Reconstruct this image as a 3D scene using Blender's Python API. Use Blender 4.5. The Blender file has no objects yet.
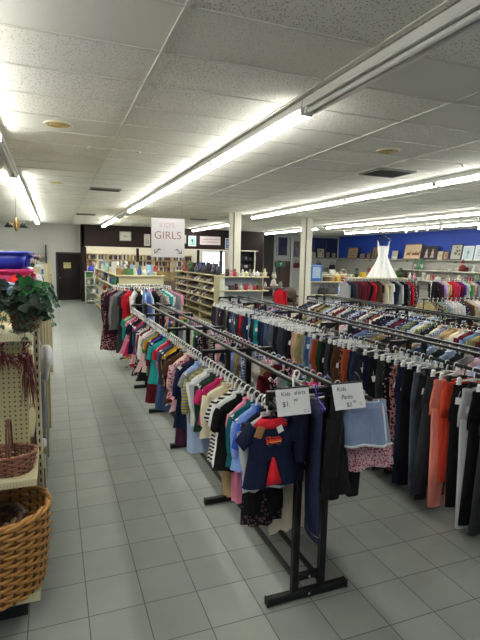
import bpy, bmesh, math, random
from mathutils import Vector, Matrix, Euler
random.seed(7)
PI = math.pi
SC = bpy.context.scene
COL = SC.collection

# ------------------------------------------------------------------ colour / materials
def lin(h):
    h = h.lstrip('#')
    r = [int(h[i:i + 2], 16) / 255 for i in (0, 2, 4)]
    return tuple(c / 12.92 if c <= .04045 else ((c + .055) / 1.055) ** 2.4 for c in r) + (1.0,)

_M = {}
def base(name):
    m = bpy.data.materials.new(name); m.use_nodes = True
    nt = m.node_tree
    return m, nt, nt.nodes['Principled BSDF']

def plain(hexc, rough=.6, metal=0.0, spec=.5, var=.06, scale=18, bump=0.0, trans=0.0):
    k = ('p', hexc, rough, metal, spec, var, scale, bump, trans)
    if k in _M: return _M[k]
    m, nt, b = base('paint_' + hexc)
    N, L = nt.nodes, nt.links
    b.inputs['Roughness'].default_value = rough
    b.inputs['Metallic'].default_value = metal
    b.inputs['Specular IOR Level'].default_value = spec
    if trans: b.inputs['Transmission Weight'].default_value = trans
    tc = N.new('ShaderNodeTexCoord'); no = N.new('ShaderNodeTexNoise')
    no.inputs['Scale'].default_value = scale; no.inputs['Detail'].default_value = 3
    L.new(tc.outputs['Object'], no.inputs['Vector'])
    mx = N.new('ShaderNodeMix'); mx.data_type = 'RGBA'
    c = lin(hexc)
    mx.inputs[6].default_value = tuple(min(1, x * (1 - var)) for x in c[:3]) + (1,)
    mx.inputs[7].default_value = tuple(min(1, x * (1 + var)) for x in c[:3]) + (1,)
    L.new(no.outputs['Fac'], mx.inputs[0]); L.new(mx.outputs[2], b.inputs['Base Color'])
    if bump:
        bp = N.new('ShaderNodeBump'); bp.inputs['Strength'].default_value = bump; bp.inputs['Distance'].default_value = .01
        L.new(no.outputs['Fac'], bp.inputs['Height']); L.new(bp.outputs['Normal'], b.inputs['Normal'])
    _M[k] = m
    return m

def emit(hexc, strength):
    k = ('e', hexc, strength)
    if k in _M: return _M[k]
    m, nt, b = base('lit_' + hexc)
    b.inputs['Base Color'].default_value = lin(hexc)
    b.inputs['Emission Color'].default_value = lin(hexc)
    b.inputs['Emission Strength'].default_value = strength
    _M[k] = m
    return m

def fab(c1, pat='plain', c2='f2efe8', scale=1.0):
    """cloth: plain, stripe, vstripe, dots, floral, leopard, denim, plaid"""
    k = ('f', c1, pat, c2, scale)
    if k in _M: return _M[k]
    m, nt, b = base('cloth_%s_%s' % (pat, c1))
    N, L = nt.nodes, nt.links
    b.inputs['Roughness'].default_value = .88
    b.inputs['Specular IOR Level'].default_value = .18
    tc = N.new('ShaderNodeTexCoord')
    no = N.new('ShaderNodeTexNoise'); no.inputs['Scale'].default_value = 26; no.inputs['Detail'].default_value = 4
    L.new(tc.outputs['Object'], no.inputs['Vector'])
    a, c = lin(c1), lin(c2)
    fac = None
    if pat in ('stripe', 'vstripe', 'plaid'):
        w = N.new('ShaderNodeTexWave'); w.bands_direction = 'X' if pat == 'vstripe' else 'Z'
        w.inputs['Scale'].default_value = 13 * scale; w.inputs['Distortion'].default_value = .3
        L.new(tc.outputs['Object'], w.inputs['Vector'])
        r = N.new('ShaderNodeMath'); r.operation = 'GREATER_THAN'; r.inputs[1].default_value = .55
        L.new(w.outputs['Fac'], r.inputs[0]); fac = r.outputs[0]
        if pat == 'plaid':
            w2 = N.new('ShaderNodeTexWave'); w2.bands_direction = 'X'; w2.inputs['Scale'].default_value = 13 * scale
            L.new(tc.outputs['Object'], w2.inputs['Vector'])
            r2 = N.new('ShaderNodeMath'); r2.operation = 'GREATER_THAN'; r2.inputs[1].default_value = .6
            L.new(w2.outputs['Fac'], r2.inputs[0])
            ad = N.new('ShaderNodeMath'); ad.operation = 'MULTIPLY_ADD'; ad.inputs[1].default_value = .5; 
            hf = N.new('ShaderNodeMath'); hf.operation = 'MULTIPLY'; hf.inputs[1].default_value = .5
            L.new(fac, hf.inputs[0]); L.new(r2.outputs[0], ad.inputs[0]); L.new(hf.outputs[0], ad.inputs[2]); fac = ad.outputs[0]
    elif pat in ('dots', 'floral', 'leopard'):
        v = N.new('ShaderNodeTexVoronoi'); v.inputs['Scale'].default_value = {'dots': 34, 'floral': 46, 'leopard': 40}[pat] * scale
        L.new(tc.outputs['Object'], v.inputs['Vector'])
        r = N.new('ShaderNodeMath'); r.operation = 'LESS_THAN'
        r.inputs[1].default_value = {'dots': .28, 'floral': .42, 'leopard': .45}[pat]
        L.new(v.outputs['Distance'], r.inputs[0]); fac = r.outputs[0]
    mx = N.new('ShaderNodeMix'); mx.data_type = 'RGBA'
    mx.inputs[6].default_value = a; mx.inputs[7].default_value = c
    if fac is None:
        mx.inputs[7].default_value = tuple(min(1, x * (1.5 if pat == 'denim' else 1.16) + (.02 if pat == 'denim' else 0)) for x in a[:3]) + (1,)
        if pat == 'denim':
            no.inputs['Scale'].default_value = 9; no.inputs['Detail'].default_value = 8
        L.new(no.outputs['Fac'], mx.inputs[0])
    else:
        L.new(fac, mx.inputs[0])
    L.new(mx.outputs[2], b.inputs['Base Color'])
    mpf = N.new('ShaderNodeMapping'); mpf.inputs['Scale'].default_value = (1, 1, .45); L.new(tc.outputs['Object'], mpf.inputs['Vector'])
    n2 = N.new('ShaderNodeTexNoise'); n2.inputs['Scale'].default_value = 15; n2.inputs['Detail'].default_value = 3; L.new(mpf.outputs[0], n2.inputs['Vector'])
    bp = N.new('ShaderNodeBump'); bp.inputs['Strength'].default_value = .8; bp.inputs['Distance'].default_value = .03
    L.new(n2.outputs['Fac'], bp.inputs['Height']); L.new(bp.outputs['Normal'], b.inputs['Normal'])
    _M[k] = m
    return m

# ------------------------------------------------------------------ mesh builder
class MB:
    def __init__(s): s.v = []; s.f = []; s.sm = []
    def add(s, vs, fs, smooth=False):
        o = len(s.v); s.v += [tuple(p) for p in vs]
        for f in fs: s.f.append(tuple(i + o for i in f)); s.sm.append(smooth)
        return s
    def box(s, c, d, ch=0.0, rot=None):
        x, y, z = d[0] / 2, d[1] / 2, d[2] / 2
        if ch <= 0:
            vs = [(i * x, j * y, k * z) for i in (-1, 1) for j in (-1, 1) for k in (-1, 1)]
            fs = [(0, 1, 3, 2), (4, 6, 7, 5), (0, 4, 5, 1), (2, 3, 7, 6), (0, 2, 6, 4), (1, 5, 7, 3)]
        else:
            pts = []
            for i in (-1, 1):
                for j in (-1, 1):
                    for k in (-1, 1):
                        pts += [(i * (x - ch), j * (y - ch), k * z), (i * (x - ch), j * y, k * (z - ch)), (i * x, j * (y - ch), k * (z - ch))]
            bm = bmesh.new()
            for p in pts: bm.verts.new(p)
            bmesh.ops.convex_hull(bm, input=bm.verts)
            bmesh.ops.dissolve_limit(bm, angle_limit=.02, verts=bm.verts, edges=bm.edges)
            bm.verts.index_update()
            vs = [v.co.copy() for v in bm.verts]; fs = [tuple(v.index for v in f.verts) for f in bm.faces]; bm.free()
        out = []
        for p in vs:
            p = Vector(p)
            if rot is not None: p = rot @ p
            out.append((p.x + c[0], p.y + c[1], p.z + c[2]))
        return s.add(out, fs)
    def loft(s, rings, cap0=True, cap1=True, smooth=True, closed=True):
        n = len(rings[0]); vs = [p for r in rings for p in r]; fs = []
        for i in range(len(rings) - 1):
            for j in range(n if closed else n - 1):
                k = (j + 1) % n
                fs.append((i * n + j, i * n + k, (i + 1) * n + k, (i + 1) * n + j))
        if cap0: fs.append(tuple(reversed(range(n))))
        if cap1: fs.append(tuple((len(rings) - 1) * n + j for j in range(n)))
        return s.add(vs, fs, smooth)
    def tube(s, path, r, n=6, cap=True, closed=False):
        P = [Vector(p) for p in path]; rings = []
        m = len(P)
        up = None
        for i in range(m):
            if closed: t = P[(i + 1) % m] - P[i - 1]
            else: t = P[min(i + 1, m - 1)] - P[max(i - 1, 0)]
            t.normalize()
            if up is None or abs(up.dot(t)) > .98:
                up = Vector((0, 0, 1)) if abs(t.z) < .9 else Vector((1, 0, 0))
            a = t.cross(up).normalized(); bb = a.cross(t).normalized(); up = bb
            rr = r[i] if isinstance(r, (list, tuple)) else r
            rings.append([P[i] + (a * math.cos(2 * PI * k / n) + bb * math.sin(2 * PI * k / n)) * rr for k in range(n)])
        if closed: rings.append(rings[0]); cap = False
        return s.loft(rings, cap, cap)
    def lathe(s, prof, n=14, c=(0, 0, 0), sx=1, sy=1, cap=True):
        rings = [[(c[0] + r * sx * math.cos(2 * PI * k / n), c[1] + r * sy * math.sin(2 * PI * k / n), c[2] + z) for k in range(n)] for r, z in prof]
        return s.loft(rings, cap, cap)
    def ball(s, c, r, n=10, m=6):
        rx, ry, rz = r if isinstance(r, (tuple, list)) else (r, r, r)
        prof = [(math.sin(PI * (i + .05) / (m + .1)), -math.cos(PI * (i + .05) / (m + .1))) for i in range(m + 1)]
        rings = [[(c[0] + rx * a * math.cos(2 * PI * k / n), c[1] + ry * a * math.sin(2 * PI * k / n), c[2] + rz * z) for k in range(n)] for a, z in prof]
        return s.loft(rings)
    def quad(s, a, b, c, d): return s.add([a, b, c, d], [(0, 1, 2, 3)])
    def mesh(s, name):
        me = bpy.data.meshes.new(name); me.from_pydata(s.v, [], s.f)
        me.polygons.foreach_set('use_smooth', s.sm); me.update()
        return me

def link(name, me, mat, parent=None, loc=(0, 0, 0), rot=(0, 0, 0)):
    o = bpy.data.objects.new(name, me); COL.objects.link(o)
    if parent is not None: o.parent = parent
    o.location = loc; o.rotation_euler = rot
    if me is not None and mat is not None:
        if len(me.materials) == 0: me.materials.append(None)
        o.material_slots[0].link = 'OBJECT'; o.material_slots[0].material = mat
    return o
def obj(name, mb, mat, parent=None, loc=(0, 0, 0), rot=(0, 0, 0)):
    return link(name, mb.mesh(name), mat, parent, loc, rot)
_LAB = set()
def tag(o, label, cat, group=None, kind=None):
    o['label'] = label; o['category'] = cat
    if group: o['group'] = group
    if kind: o['kind'] = kind
    _LAB.add(label.lower())
    return o
def thing(name, label, cat, loc=(0, 0, 0), rz=0.0, group=None):
    o = link(name, None, None, None, loc, (0, 0, rz)); o.empty_display_size = .1
    return tag(o, label, cat, group)
def struct(name, mb, mat, parent=None, loc=(0, 0, 0), rot=(0, 0, 0)):
    o = obj(name, mb, mat, parent, loc, rot)
    if parent is None: o['kind'] = 'structure'
    return o
def text(name, body, size, mat, parent, loc, rot=(PI / 2, 0, 0), align='CENTER', shear=0.0, bold=0.0):
    cu = bpy.data.curves.new(name, 'FONT'); cu.body = body; cu.size = size
    cu.align_x = align; cu.align_y = 'CENTER'; cu.shear = shear; cu.extrude = .0004; cu.offset = bold
    cu.materials.append(mat)
    tmp = bpy.data.objects.new('lettering_curve', cu); COL.objects.link(tmp)
    dg = bpy.context.evaluated_depsgraph_get(); dg.update()
    me = bpy.data.meshes.new_from_object(tmp.evaluated_get(dg))
    bpy.data.objects.remove(tmp); bpy.data.curves.remove(cu)
    return link(name, me, mat, parent, loc, rot)

ORD = 'first second third fourth fifth sixth seventh eighth ninth tenth eleventh twelfth thirteenth fourteenth fifteenth sixteenth seventeenth eighteenth nineteenth twentieth'.split()
TENS = {20: 'twenty', 30: 'thirty', 40: 'forty', 50: 'fifty', 60: 'sixty', 70: 'seventy', 80: 'eighty', 90: 'ninety'}
def ordinal(n):
    if n <= 20: return ORD[n - 1]
    t = n // 10 * 10
    return {20: 'twentieth', 30: 'thirtieth', 40: 'fortieth', 50: 'fiftieth', 60: 'sixtieth', 70: 'seventieth', 80: 'eightieth', 90: 'ninetieth'}[t] if n == t else TENS[t] + '-' + ORD[n % 10 - 1]
def row_label(items, i, where, near='near'):
    """items: list of (colour words, kind words); names the thing by its look and its two neighbours"""
    c, k = items[i]
    n = len(items)
    if n == 1: s = f'{c} {k} {where}'
    elif i == 0: s = f'{c} {k} at the {near} end, {where}'
    elif i == n - 1: s = f'{c} {k} at the other end, {where}'
    else:
        s = f'{c} {k} between {items[i-1][0]} and {items[i+1][0]} ones, {where}'
    if s.lower() in _LAB:
        s = f'{c} {k}, {ordinal(i + 1)} from the {near} end, {where}'
    return s

# ------------------------------------------------------------------ camera (solved from the tile grid)
F, PITCH, YAW, ROLL, CH = 480.747, .127667, .370453, .020815, 1.96
fw = Vector((math.sin(YAW) * math.cos(PITCH), math.cos(YAW) * math.cos(PITCH), -math.sin(PITCH)))
rt = Vector((math.cos(YAW), -math.sin(YAW), 0)); up = rt.cross(fw)
R = rt * math.cos(ROLL) + up * math.sin(ROLL); U = -rt * math.sin(ROLL) + up * math.cos(ROLL)
cam = bpy.data.cameras.new('camera'); co = bpy.data.objects.new('camera', cam); COL.objects.link(co)
co.matrix_world = Matrix(((R.x, U.x, -fw.x, 0), (R.y, U.y, -fw.y, 0), (R.z, U.z, -fw.z, CH), (0, 0, 0, 1)))
cam.sensor_fit = 'HORIZONTAL'; cam.sensor_width = 36; cam.lens = 36 * F / 480; cam.clip_start = .05; cam.clip_end = 100
SC.camera = co
vs = SC.view_settings
vs.view_transform = 'Standard'; vs.look = 'None'; vs.gamma = 1; vs.use_curve_mapping = False; vs.exposure = 0.85
try:
    SC.cycles.use_denoising = True
    SC.cycles.max_bounces = 8; SC.cycles.diffuse_bounces = 5; SC.cycles.sample_clamp_indirect = 6
except Exception: pass

HC = 3.24     # ceiling height
# ------------------------------------------------------------------ floor, ceiling, walls
def floor_mat():
    m, nt, b = base('floor_tile'); N, L = nt.nodes, nt.links
    tc = N.new('ShaderNodeTexCoord'); mp = N.new('ShaderNodeMapping')
    T = .3048
    mp.inputs['Location'].default_value = (-.129, -2.521 + .0, 0)
    L.new(tc.outputs['Object'], mp.inputs['Vector'])
    br = N.new('ShaderNodeTexBrick'); br.offset = 0; br.squash = 1
    br.inputs['Scale'].default_value = 1; br.inputs['Brick Width'].default_value = T; br.inputs['Row Height'].default_value = T
    br.inputs['Mortar Size'].default_value = .0032; br.inputs['Mortar Smooth'].default_value = .2; br.inputs['Bias'].default_value = 0
    br.inputs['Color1'].default_value = lin('878d8a'); br.inputs['Color2'].default_value = lin('90958f'); br.inputs['Mortar'].default_value = lin('4f514d')
    L.new(mp.outputs[0], br.inputs['Vector'])
    no = N.new('ShaderNodeTexNoise'); no.inputs['Scale'].default_value = 3.2; no.inputs['Detail'].default_value = 5
    L.new(tc.outputs['Object'], no.inputs['Vector'])
    rp = N.new('ShaderNodeMapRange'); rp.inputs[1].default_value = .3; rp.inputs[2].default_value = .7; rp.inputs[3].default_value = .88; rp.inputs[4].default_value = 1.04
    L.new(no.outputs['Fac'], rp.inputs[0])
    mx = N.new('ShaderNodeMix'); mx.data_type = 'RGBA'; mx.blend_type = 'MULTIPLY'; mx.inputs[0].default_value = 1
    L.new(br.outputs['Color'], mx.inputs[6]); L.new(rp.outputs[0], mx.inputs[7]); L.new(mx.outputs[2], b.inputs['Base Color'])
    rr = N.new('ShaderNodeMapRange'); rr.inputs[3].default_value = .34; rr.inputs[4].default_value = .5
    L.new(no.outputs['Fac'], rr.inputs[0]); L.new(rr.outputs[0], b.inputs['Roughness'])
    bp = N.new('ShaderNodeBump'); bp.inputs['Strength'].default_value = .5; bp.inputs['Distance'].default_value = .003; bp.invert = True
    L.new(br.outputs['Fac'], bp.inputs['Height']); L.new(bp.outputs['Normal'], b.inputs['Normal'])
    return m
def ceil_mat():
    m, nt, b = base('ceiling_panel'); N, L = nt.nodes, nt.links
    tc = N.new('ShaderNodeTexCoord'); sp = N.new('ShaderNodeSeparateXYZ'); L.new(tc.outputs['Object'], sp.inputs[0])
    def cell(out, off, w):
        a = N.new('ShaderNodeMath'); a.operation = 'SUBTRACT'; a.inputs[1].default_value = off; L.new(out, a.inputs[0])
        d = N.new('ShaderNodeMath'); d.operation = 'DIVIDE'; d.inputs[1].default_value = w; L.new(a.outputs[0], d.inputs[0])
        f = N.new('ShaderNodeMath'); f.operation = 'FLOOR'; L.new(d.outputs[0], f.inputs[0]); return f.outputs[0]
    cb = N.new('ShaderNodeCombineXYZ'); L.new(cell(sp.outputs['X'], .675, 1.175), cb.inputs[0]); L.new(cell(sp.outputs['Y'], 3.185, .605), cb.inputs[1])
    wn = N.new('ShaderNodeTexWhiteNoise'); L.new(cb.outputs[0], wn.inputs['Vector'])
    vo = N.new('ShaderNodeTexVoronoi'); vo.inputs['Scale'].default_value = 52; L.new(tc.outputs['Object'], vo.inputs['Vector'])
    lt = N.new('ShaderNodeMath'); lt.operation = 'LESS_THAN'; L.new(vo.outputs['Distance'], lt.inputs[0])
    th = N.new('ShaderNodeMapRange'); th.inputs[1].default_value = .15; th.inputs[2].default_value = .3; th.inputs[3].default_value = .0; th.inputs[4].default_value = .27
    L.new(wn.outputs['Value'], th.inputs[0]); L.new(th.outputs[0], lt.inputs[1])
    no = N.new('ShaderNodeTexNoise'); no.inputs['Scale'].default_value = 60; no.inputs['Detail'].default_value = 5; L.new(tc.outputs['Object'], no.inputs['Vector'])
    tone = N.new('ShaderNodeMapRange'); tone.inputs[3].default_value = .9; tone.inputs[4].default_value = 1.02; L.new(wn.outputs['Value'], tone.inputs[0])
    mx = N.new('ShaderNodeMix'); mx.data_type = 'RGBA'; mx.inputs[6].default_value = lin('e2e1da'); mx.inputs[7].default_value = lin('a39f94')
    L.new(lt.outputs[0], mx.inputs[0])
    m2 = N.new('ShaderNodeMix'); m2.data_type = 'RGBA'; m2.blend_type = 'MULTIPLY'; m2.inputs[0].default_value = 1
    L.new(mx.outputs[2], m2.inputs[6]); L.new(tone.outputs[0], m2.inputs[7]); L.new(m2.outputs[2], b.inputs['Base Color'])
    b.inputs['Roughness'].default_value = .95; b.inputs['Specular IOR Level'].default_value = .1
    bp = N.new('ShaderNodeBump'); bp.inputs['Strength'].default_value = .4; bp.inputs['Distance'].default_value = .004
    L.new(no.outputs['Fac'], bp.inputs['Height']); L.new(bp.outputs['Normal'], b.inputs['Normal'])
    return m

X0, X1, Y0, YB = -4.5, 14.9, -2.5, 24.6
struct('floor', MB().box(((X0 + X1) / 2, (Y0 + YB) / 2, -.05), (X1 - X0, YB - Y0, .1)), floor_mat())
struct('ceiling', MB().box(((X0 + X1) / 2, (Y0 + YB) / 2, HC + .05), (X1 - X0, YB - Y0, .1)), ceil_mat())
WHITE_WALL = plain('c9c9c4', .8, var=.03, scale=3)
BROWN = plain('251b1b', .75, spec=.2, var=.12, scale=5)
BLUE = plain('1c3fa2', .6, var=.05, scale=3)
GREYW = plain('a9acad', .7, var=.04, scale=4)
g = MB()
x = .675 - 1.175 * 4
while x < X1:
    g.box((x, (Y0 + YB) / 2, HC - .004), (.026, YB - Y0, .009)); x += 1.175
y = 3.185 - .605 * 9
while y < YB:
    g.box(((X0 + X1) / 2, y, HC - .004), (X1 - X0, .018, .007)); y += .605
struct('trim_1', g, plain('c4c3ba', .5, var=.03))
struct('wall_left', MB().box((X0 - .05, (Y0 + YB) / 2, HC / 2), (.1, YB - Y0, HC)), WHITE_WALL)
# back wall beside the door
w = MB(); w.box(((X0 + .1) / 2, 22.35, HC / 2), (.1 - X0, .1, HC)); w.box((.66, 22.35, 2.04 + (HC - 2.04) / 2), (1.12, .1, HC - 2.04))
struct('wall_back', w, WHITE_WALL)
struct('baseboard_back', MB().box(((X0 + .0) / 2, 22.29, .06), (-X0, .02, .12)), plain('6e6a62', .6))
# brown bulkhead and book room
w = MB()
w.box((5.27, 21.42, 2.33 + (HC - 2.33) / 2), (8.3, .14, HC - 2.33))      # front band over the openings
w.box((1.17, 21.9, HC / 2), (.1, 1.1, HC))                                # side by the door
for px, wd in ((1.25, .12), (3.45, .1), (6.2, .09), (7.3, .1), (9.25, .34)):
    w.box((px, 21.42, 1.165), (wd, .13, 2.33))
struct('wall_brown', w, BROWN)
struct('wall_low', MB().box((5.2, 21.45, .45), (8.0, .08, .9)), plain('5a4a42', .6))
struct('wall_bookroom', MB().box((5.2, 24.45, HC / 2), (8.6, .1, HC)).box((1.2, 23.4, HC / 2), (.1, 2.1, HC)).box((9.45, 23.0, HC / 2), (.08, 2.9, HC)), plain('d8d2c2', .8, var=.03))
struct('trim_2', MB().box((5.2, 21.34, 2.315), (7.9, .03, .035)), plain('d9d4c4', .5))
# right wall and back right wall
struct('wall_right', MB().box((14.8, (Y0 + YB) / 2, 2.07 + (HC - 2.07) / 2), (.1, YB - Y0, HC - 2.07)), BLUE)
sl = MB(); z = .0
while z < 2.02:
    sl.box((14.72, (Y0 + 23.2) / 2, z + .073), (.14, 23.2 - Y0, .14)); z += .15
sl.box((14.79, (Y0 + 23.2) / 2, 1.02), (.06, 23.2 - Y0, 2.04))
struct('wall_slats', sl, plain('9a9a94', .5, var=.03))
w = MB(); w.box((12.15, 23.3, HC / 2), (5.3, .14, HC))
struct('wall_far', w, plain('b4b8bb', .75, var=.03))
sl = MB(); z = .0
while z < 1.95:
    sl.box((13.3, 23.2, z + .073), (2.75, .06, .14)); z += .15
struct('trim_3', sl, plain('b3b4b2', .5, var=.03))
# columns
for cx, cy in ((4.84, 13.0), (7.42, 13.5)):
    cb = MB().box((0, 0, HC / 2), (.27, .27, HC), .012)
    c = struct('column', cb, plain('d6d3c6', .6, var=.04), None, (cx, cy, 0))
    obj('corner_strip', MB().box((-.085, -.137, HC / 2), (.035, .012, HC)), plain('4a463c', .6), c)
# office door
d = struct('door_1', MB().box((.66, 22.31, 1.0), (.98, .045, 2.0), .004), plain('1d1515', .6, spec=.25, var=.15, scale=4))
obj('door_frame', MB().box((.14, 22.3, 1.02), (.07, .12, 2.04)).box((1.12, 22.3, 1.02), (.07, .12, 2.04)).box((.63, 22.3, 2.03), (1.05, .12, .07)), plain('2a2323', .5), d)
obj('door_knob', MB().lathe([(.012, 0), (.012, .03), (.03, .04), (.033, .06), (.02, .075)], 12), plain('a8a496', .3, .9), d, (.26, 22.285, .98), (PI / 2, 0, 0))
s = thing('door_sign', 'small yellow paper sign taped on the dark brown door', 'sign', (.56, 22.284, 1.5))
obj('paper', MB().box((0, 0, 0), (.3, .004, .24)), plain('cfc98a', .8), s)
INK = plain('2c2b30', .8)
for k, t in enumerate(('EMPLOYEES', 'ONLY')): text('lettering', t, .055 - .0 * k, INK, s, (0, -.004, .05 - .085 * k))

# ------------------------------------------------------------------ lights
TUBE = emit('fdfdf4', 24.0)
OFFT = plain('c9c9c6', .3)
HOUS = plain('d4d4d0', .45, var=.02)
hm = MB()
prof = [(-.055, 0), (-.068, -.062), (-.06, -.07), (.06, -.07), (.068, -.062), (.055, 0)]
hm.loft([[(p[0], yy, p[1]) for p in prof] for yy in (-1.22, 1.22)], smooth=False)
HM = hm.mesh('housing')
TM = MB().tube([(0, -1.17, 0), (0, 1.17, 0)], .019, 10).mesh('tube')
EM = MB().box((0, 0, -.09), (.11, .03, .05), .006).mesh('end_cap')
def fixture(x, y, lit, label, length=1.0, group='fluorescent ceiling lights'):
    t = thing('fluorescent_light', label, 'light', (x, y, HC - .009), 0, group)
    for nm, me, m, loc in [('housing', HM, HOUS, (0, 0, 0))] + [('tube', TM, TUBE if lit else OFFT, (dx, 0, -.098)) for dx in (-.034, .034)]:
        o = link(nm, me, m, t, loc); o.scale = (1, length, 1)
    for sy in (-1, 1): link('end_cap', EM, HOUS, t, (0, sy * 1.19 * length, 0))
def lightrow(x, ys, name, off=(), near='near'):
    n = len(ys)
    for i, yy in enumerate(ys):
        st = 'unlit' if yy in off else 'lit'
        fixture(x, yy, yy not in off, f'{st} fluorescent ceiling light, {ordinal(i + 1)} from the camera {name}')
lightrow(-.53, [-.1, 2.35, 4.6, 7.05, 9.6, 12.05, 14.6, 17.05, 19.5], 'over the left shelves', (7.05,))
lightrow(1.95, [-.1, 2.36, 4.82, 7.27, 9.73, 12.2, 14.7, 17.2, 19.6], 'over the kids clothes rack', (2.36, -.1, 14.7))
lightrow(5.5, [-.1, 2.35, 4.75, 7.2, 9.65, 12.1], 'just right of the kids rack lights')
lightrow(5.9, [17.6, 20.05], 'by the brown bulkhead')
lightrow(9.5, [4.7, 7.2, 9.65, 12.1, 14.55, 17.6, 20.1], 'over the coat racks')
lightrow(12.05, [7.2, 9.8, 12.25, 14.7, 17.2], 'nearest the blue wall')
for xx in (1.9, 2.6, 3.7, 5.2, 6.5, 7.8):  # extra unseen fixtures between the book room's own, added to brighten it
    fixture(xx, 22.9, True, {1.9: 'added fill light over the first book room bookcase', 3.7: 'added fill light in the book room behind the dark post', 6.5: 'added fill light in the book room left of the bright window', 2.6: 'lit fluorescent light inside the book room near the brown door side', 5.2: 'lit fluorescent light in the middle of the book room', 7.8: 'lit fluorescent light in the book room before the bright window'}[xx], .5)

wd = bpy.data.worlds.new('world'); SC.world = wd; wd.use_nodes = True
bg = wd.node_tree.nodes['Background']; bg.inputs[0].default_value = lin('cdd6e6'); bg.inputs[1].default_value = .2

# ceiling fittings
def vent(x, y, label, sx=.55, sy=.3):
    t = thing('ceiling_vent', label, 'vent', (x, y, HC - .012), 0, 'ceiling vents')
    obj('vent_frame', MB().box((0, sy / 2, 0), (sx, .03, .02)).box((0, -sy / 2, 0), (sx, .03, .02)).box((sx / 2, 0, 0), (.03, sy, .02)).box((-sx / 2, 0, 0), (.03, sy, .02)), plain('6a6862', .5), t)
    m = MB()
    for k in range(7): m.box((0, -sy / 2 + .03 + k * (sy - .06) / 6, 0), (sx - .03, .018, .012), 0, Matrix.Rotation(.7, 3, 'X'))
    obj('louver', m, plain('3a3a38', .6), t)
    obj('duct_opening', MB().box((0, 0, .006), (sx - .02, sy - .02, .004)), plain('161616', .9), t)
vent(.98, 9.9, 'dark louvred ceiling vent nearest above the tiled aisle')
vent(1.0, 16.2, 'dark louvred ceiling vent farther down above the tiled aisle')
vent(4.55, 5.95, 'dark square ceiling vent above the clothes racks', .6, .5)
vent(4.6, 15.9, 'dark louvred ceiling vent above the shoe shelves')
for x, y, lb in ((.08, 5.28, 'round yellowed ceiling speaker cover nearest the left light row'), (.1, 9.4, 'round yellowed ceiling speaker cover farther down the aisle'), (3.67, 4.8, 'round yellowed ceiling speaker cover above the clothes racks')):
    t = thing('ceiling_speaker', lb, 'speaker', (x, y, HC), 0, 'ceiling speakers')
    obj('speaker_rim', MB().lathe([(.13, 0), (.14, -.008), (.13, -.016), (.115, -.01)], 24), plain('d5cfbd', .5), t)
    m = MB()
    for k in range(3): m.lathe([(.022 + k * .034, -.011), (.026 + k * .034, -.016), (.036 + k * .034, -.016), (.04 + k * .034, -.011)], 24, cap=False)
    obj('speaker_grille', m.lathe([(.0, -.009), (.114, -.009)], 24), plain('b9a05c', .6, var=.2, scale=25), t)
for x, y, lb in ((.42, 6.16, 'small white sprinkler head on the ceiling above the aisle'), (1.02, 6.2, 'small white sprinkler head beside the kids rack light row'), (5.0, 5.0, 'small white sprinkler head above the clothes racks')):
    t = thing('sprinkler_head', lb, 'sprinkler', (x, y, HC - .004), 0, 'sprinklers')
    obj('escutcheon', MB().lathe([(.03, 0), (.028, -.008), (.01, -.012)], 12), plain('e5e5e0', .4), t)
    obj('nozzle', MB().lathe([(.008, -.01), (.008, -.035), (.02, -.04), (.02, -.044)], 10), plain('d0d0cc', .3, .5), t)
# track spots near the blue wall
for i, (x, y) in enumerate(((12.04, 14.45), (11.88, 13.74), (11.76, 13.07), (11.5, 12.2), (12.38, 11.5))):
    t = thing('track_spotlight', f'small white ceiling spotlight, {ordinal(i + 1)} from the far end of the row by the blue wall', 'light', (x, y, HC), 0, 'white spotlights by the blue wall')
    obj('mount', MB().lathe([(.035, 0), (.035, -.03), (.012, -.035), (.012, -.13)], 10), plain('dadad6', .4), t)
    obj('lamp_head', MB().lathe([(.03, -.12), (.045, -.14), (.055, -.25), (.05, -.25)], 12), plain('ecece8', .4), t)

# ------------------------------------------------------------------ clothes racks
BLACK = plain('0e0e10', .42, spec=.35, var=.1)
CAP = plain('0d0d0f', .6)
def rack(name, label, xc, ys, top=1.28, ro=.088, arm=.29, hang=.285, hz=1.2):
    t = thing(name, label, 'clothes rack', (xc, ys[0], 0), 0, 'long black clothes racks')
    L = ys[-1] - ys[0]
    for y in ys:
        yy = y - ys[0]
        obj('foot_bar', MB().box((0, yy, .028), (.51, .045, .045), .006), BLACK, t)
        for sx in (-1, 1):
            obj('post', MB().box((sx * ro, yy, .05 + (top - .065) / 2), (.04, .04, top - .065), .005), BLACK, t)
            obj('foot_cap', MB().box((sx * .259, yy, .027), (.012, .049, .05), .004), CAP, t)
        obj('brace', MB().box((0, yy, .135), (2 * ro - .04, .036, .036), .004), BLACK, t)
        obj('cross_arm', MB().box((0, yy, top - .036), (2 * arm, .036, .03), .004).box((-hang, yy, (top + hz) / 2 - .02), (.026, .03, top - hz), .003).box((hang, yy, (top + hz) / 2 - .02), (.026, .03, top - hz), .003), BLACK, t)
        b = MB()
        for zz in (.028, .135): b.lathe([(.0, 0), (.007, .0), (.007, .004), (.0, .005)], 8, (0, 0, zz))
        bolt = MB()
        for zz in (.03, .135):
            bolt.tube([(0, yy - .018, zz), (0, yy - .0255, zz)], .007, 8)
        obj('bolt', bolt, plain('b9bbbd', .3, .9), t)
    for sx in (-1, 1):
        obj('top_rail', MB().box((sx * ro, L / 2, top - .008), (.03, L + .05, .022), .004), BLACK, t)
        obj('hang_rail', MB().tube([(sx * hang, -.12, hz), (sx * hang, L + .05, hz)], .0125, 10), BLACK, t)
        obj('base_rail', MB().box((sx * ro * .75, L / 2, .105), (.026, L, .026), .003), BLACK, t)
    return t
YA = [2.27, 3.47, 4.67, 5.87, 7.07]
rack('garment_rack', 'long black two-sided rack of kids clothes standing beside the tiled aisle', 1.34, YA)
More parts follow.
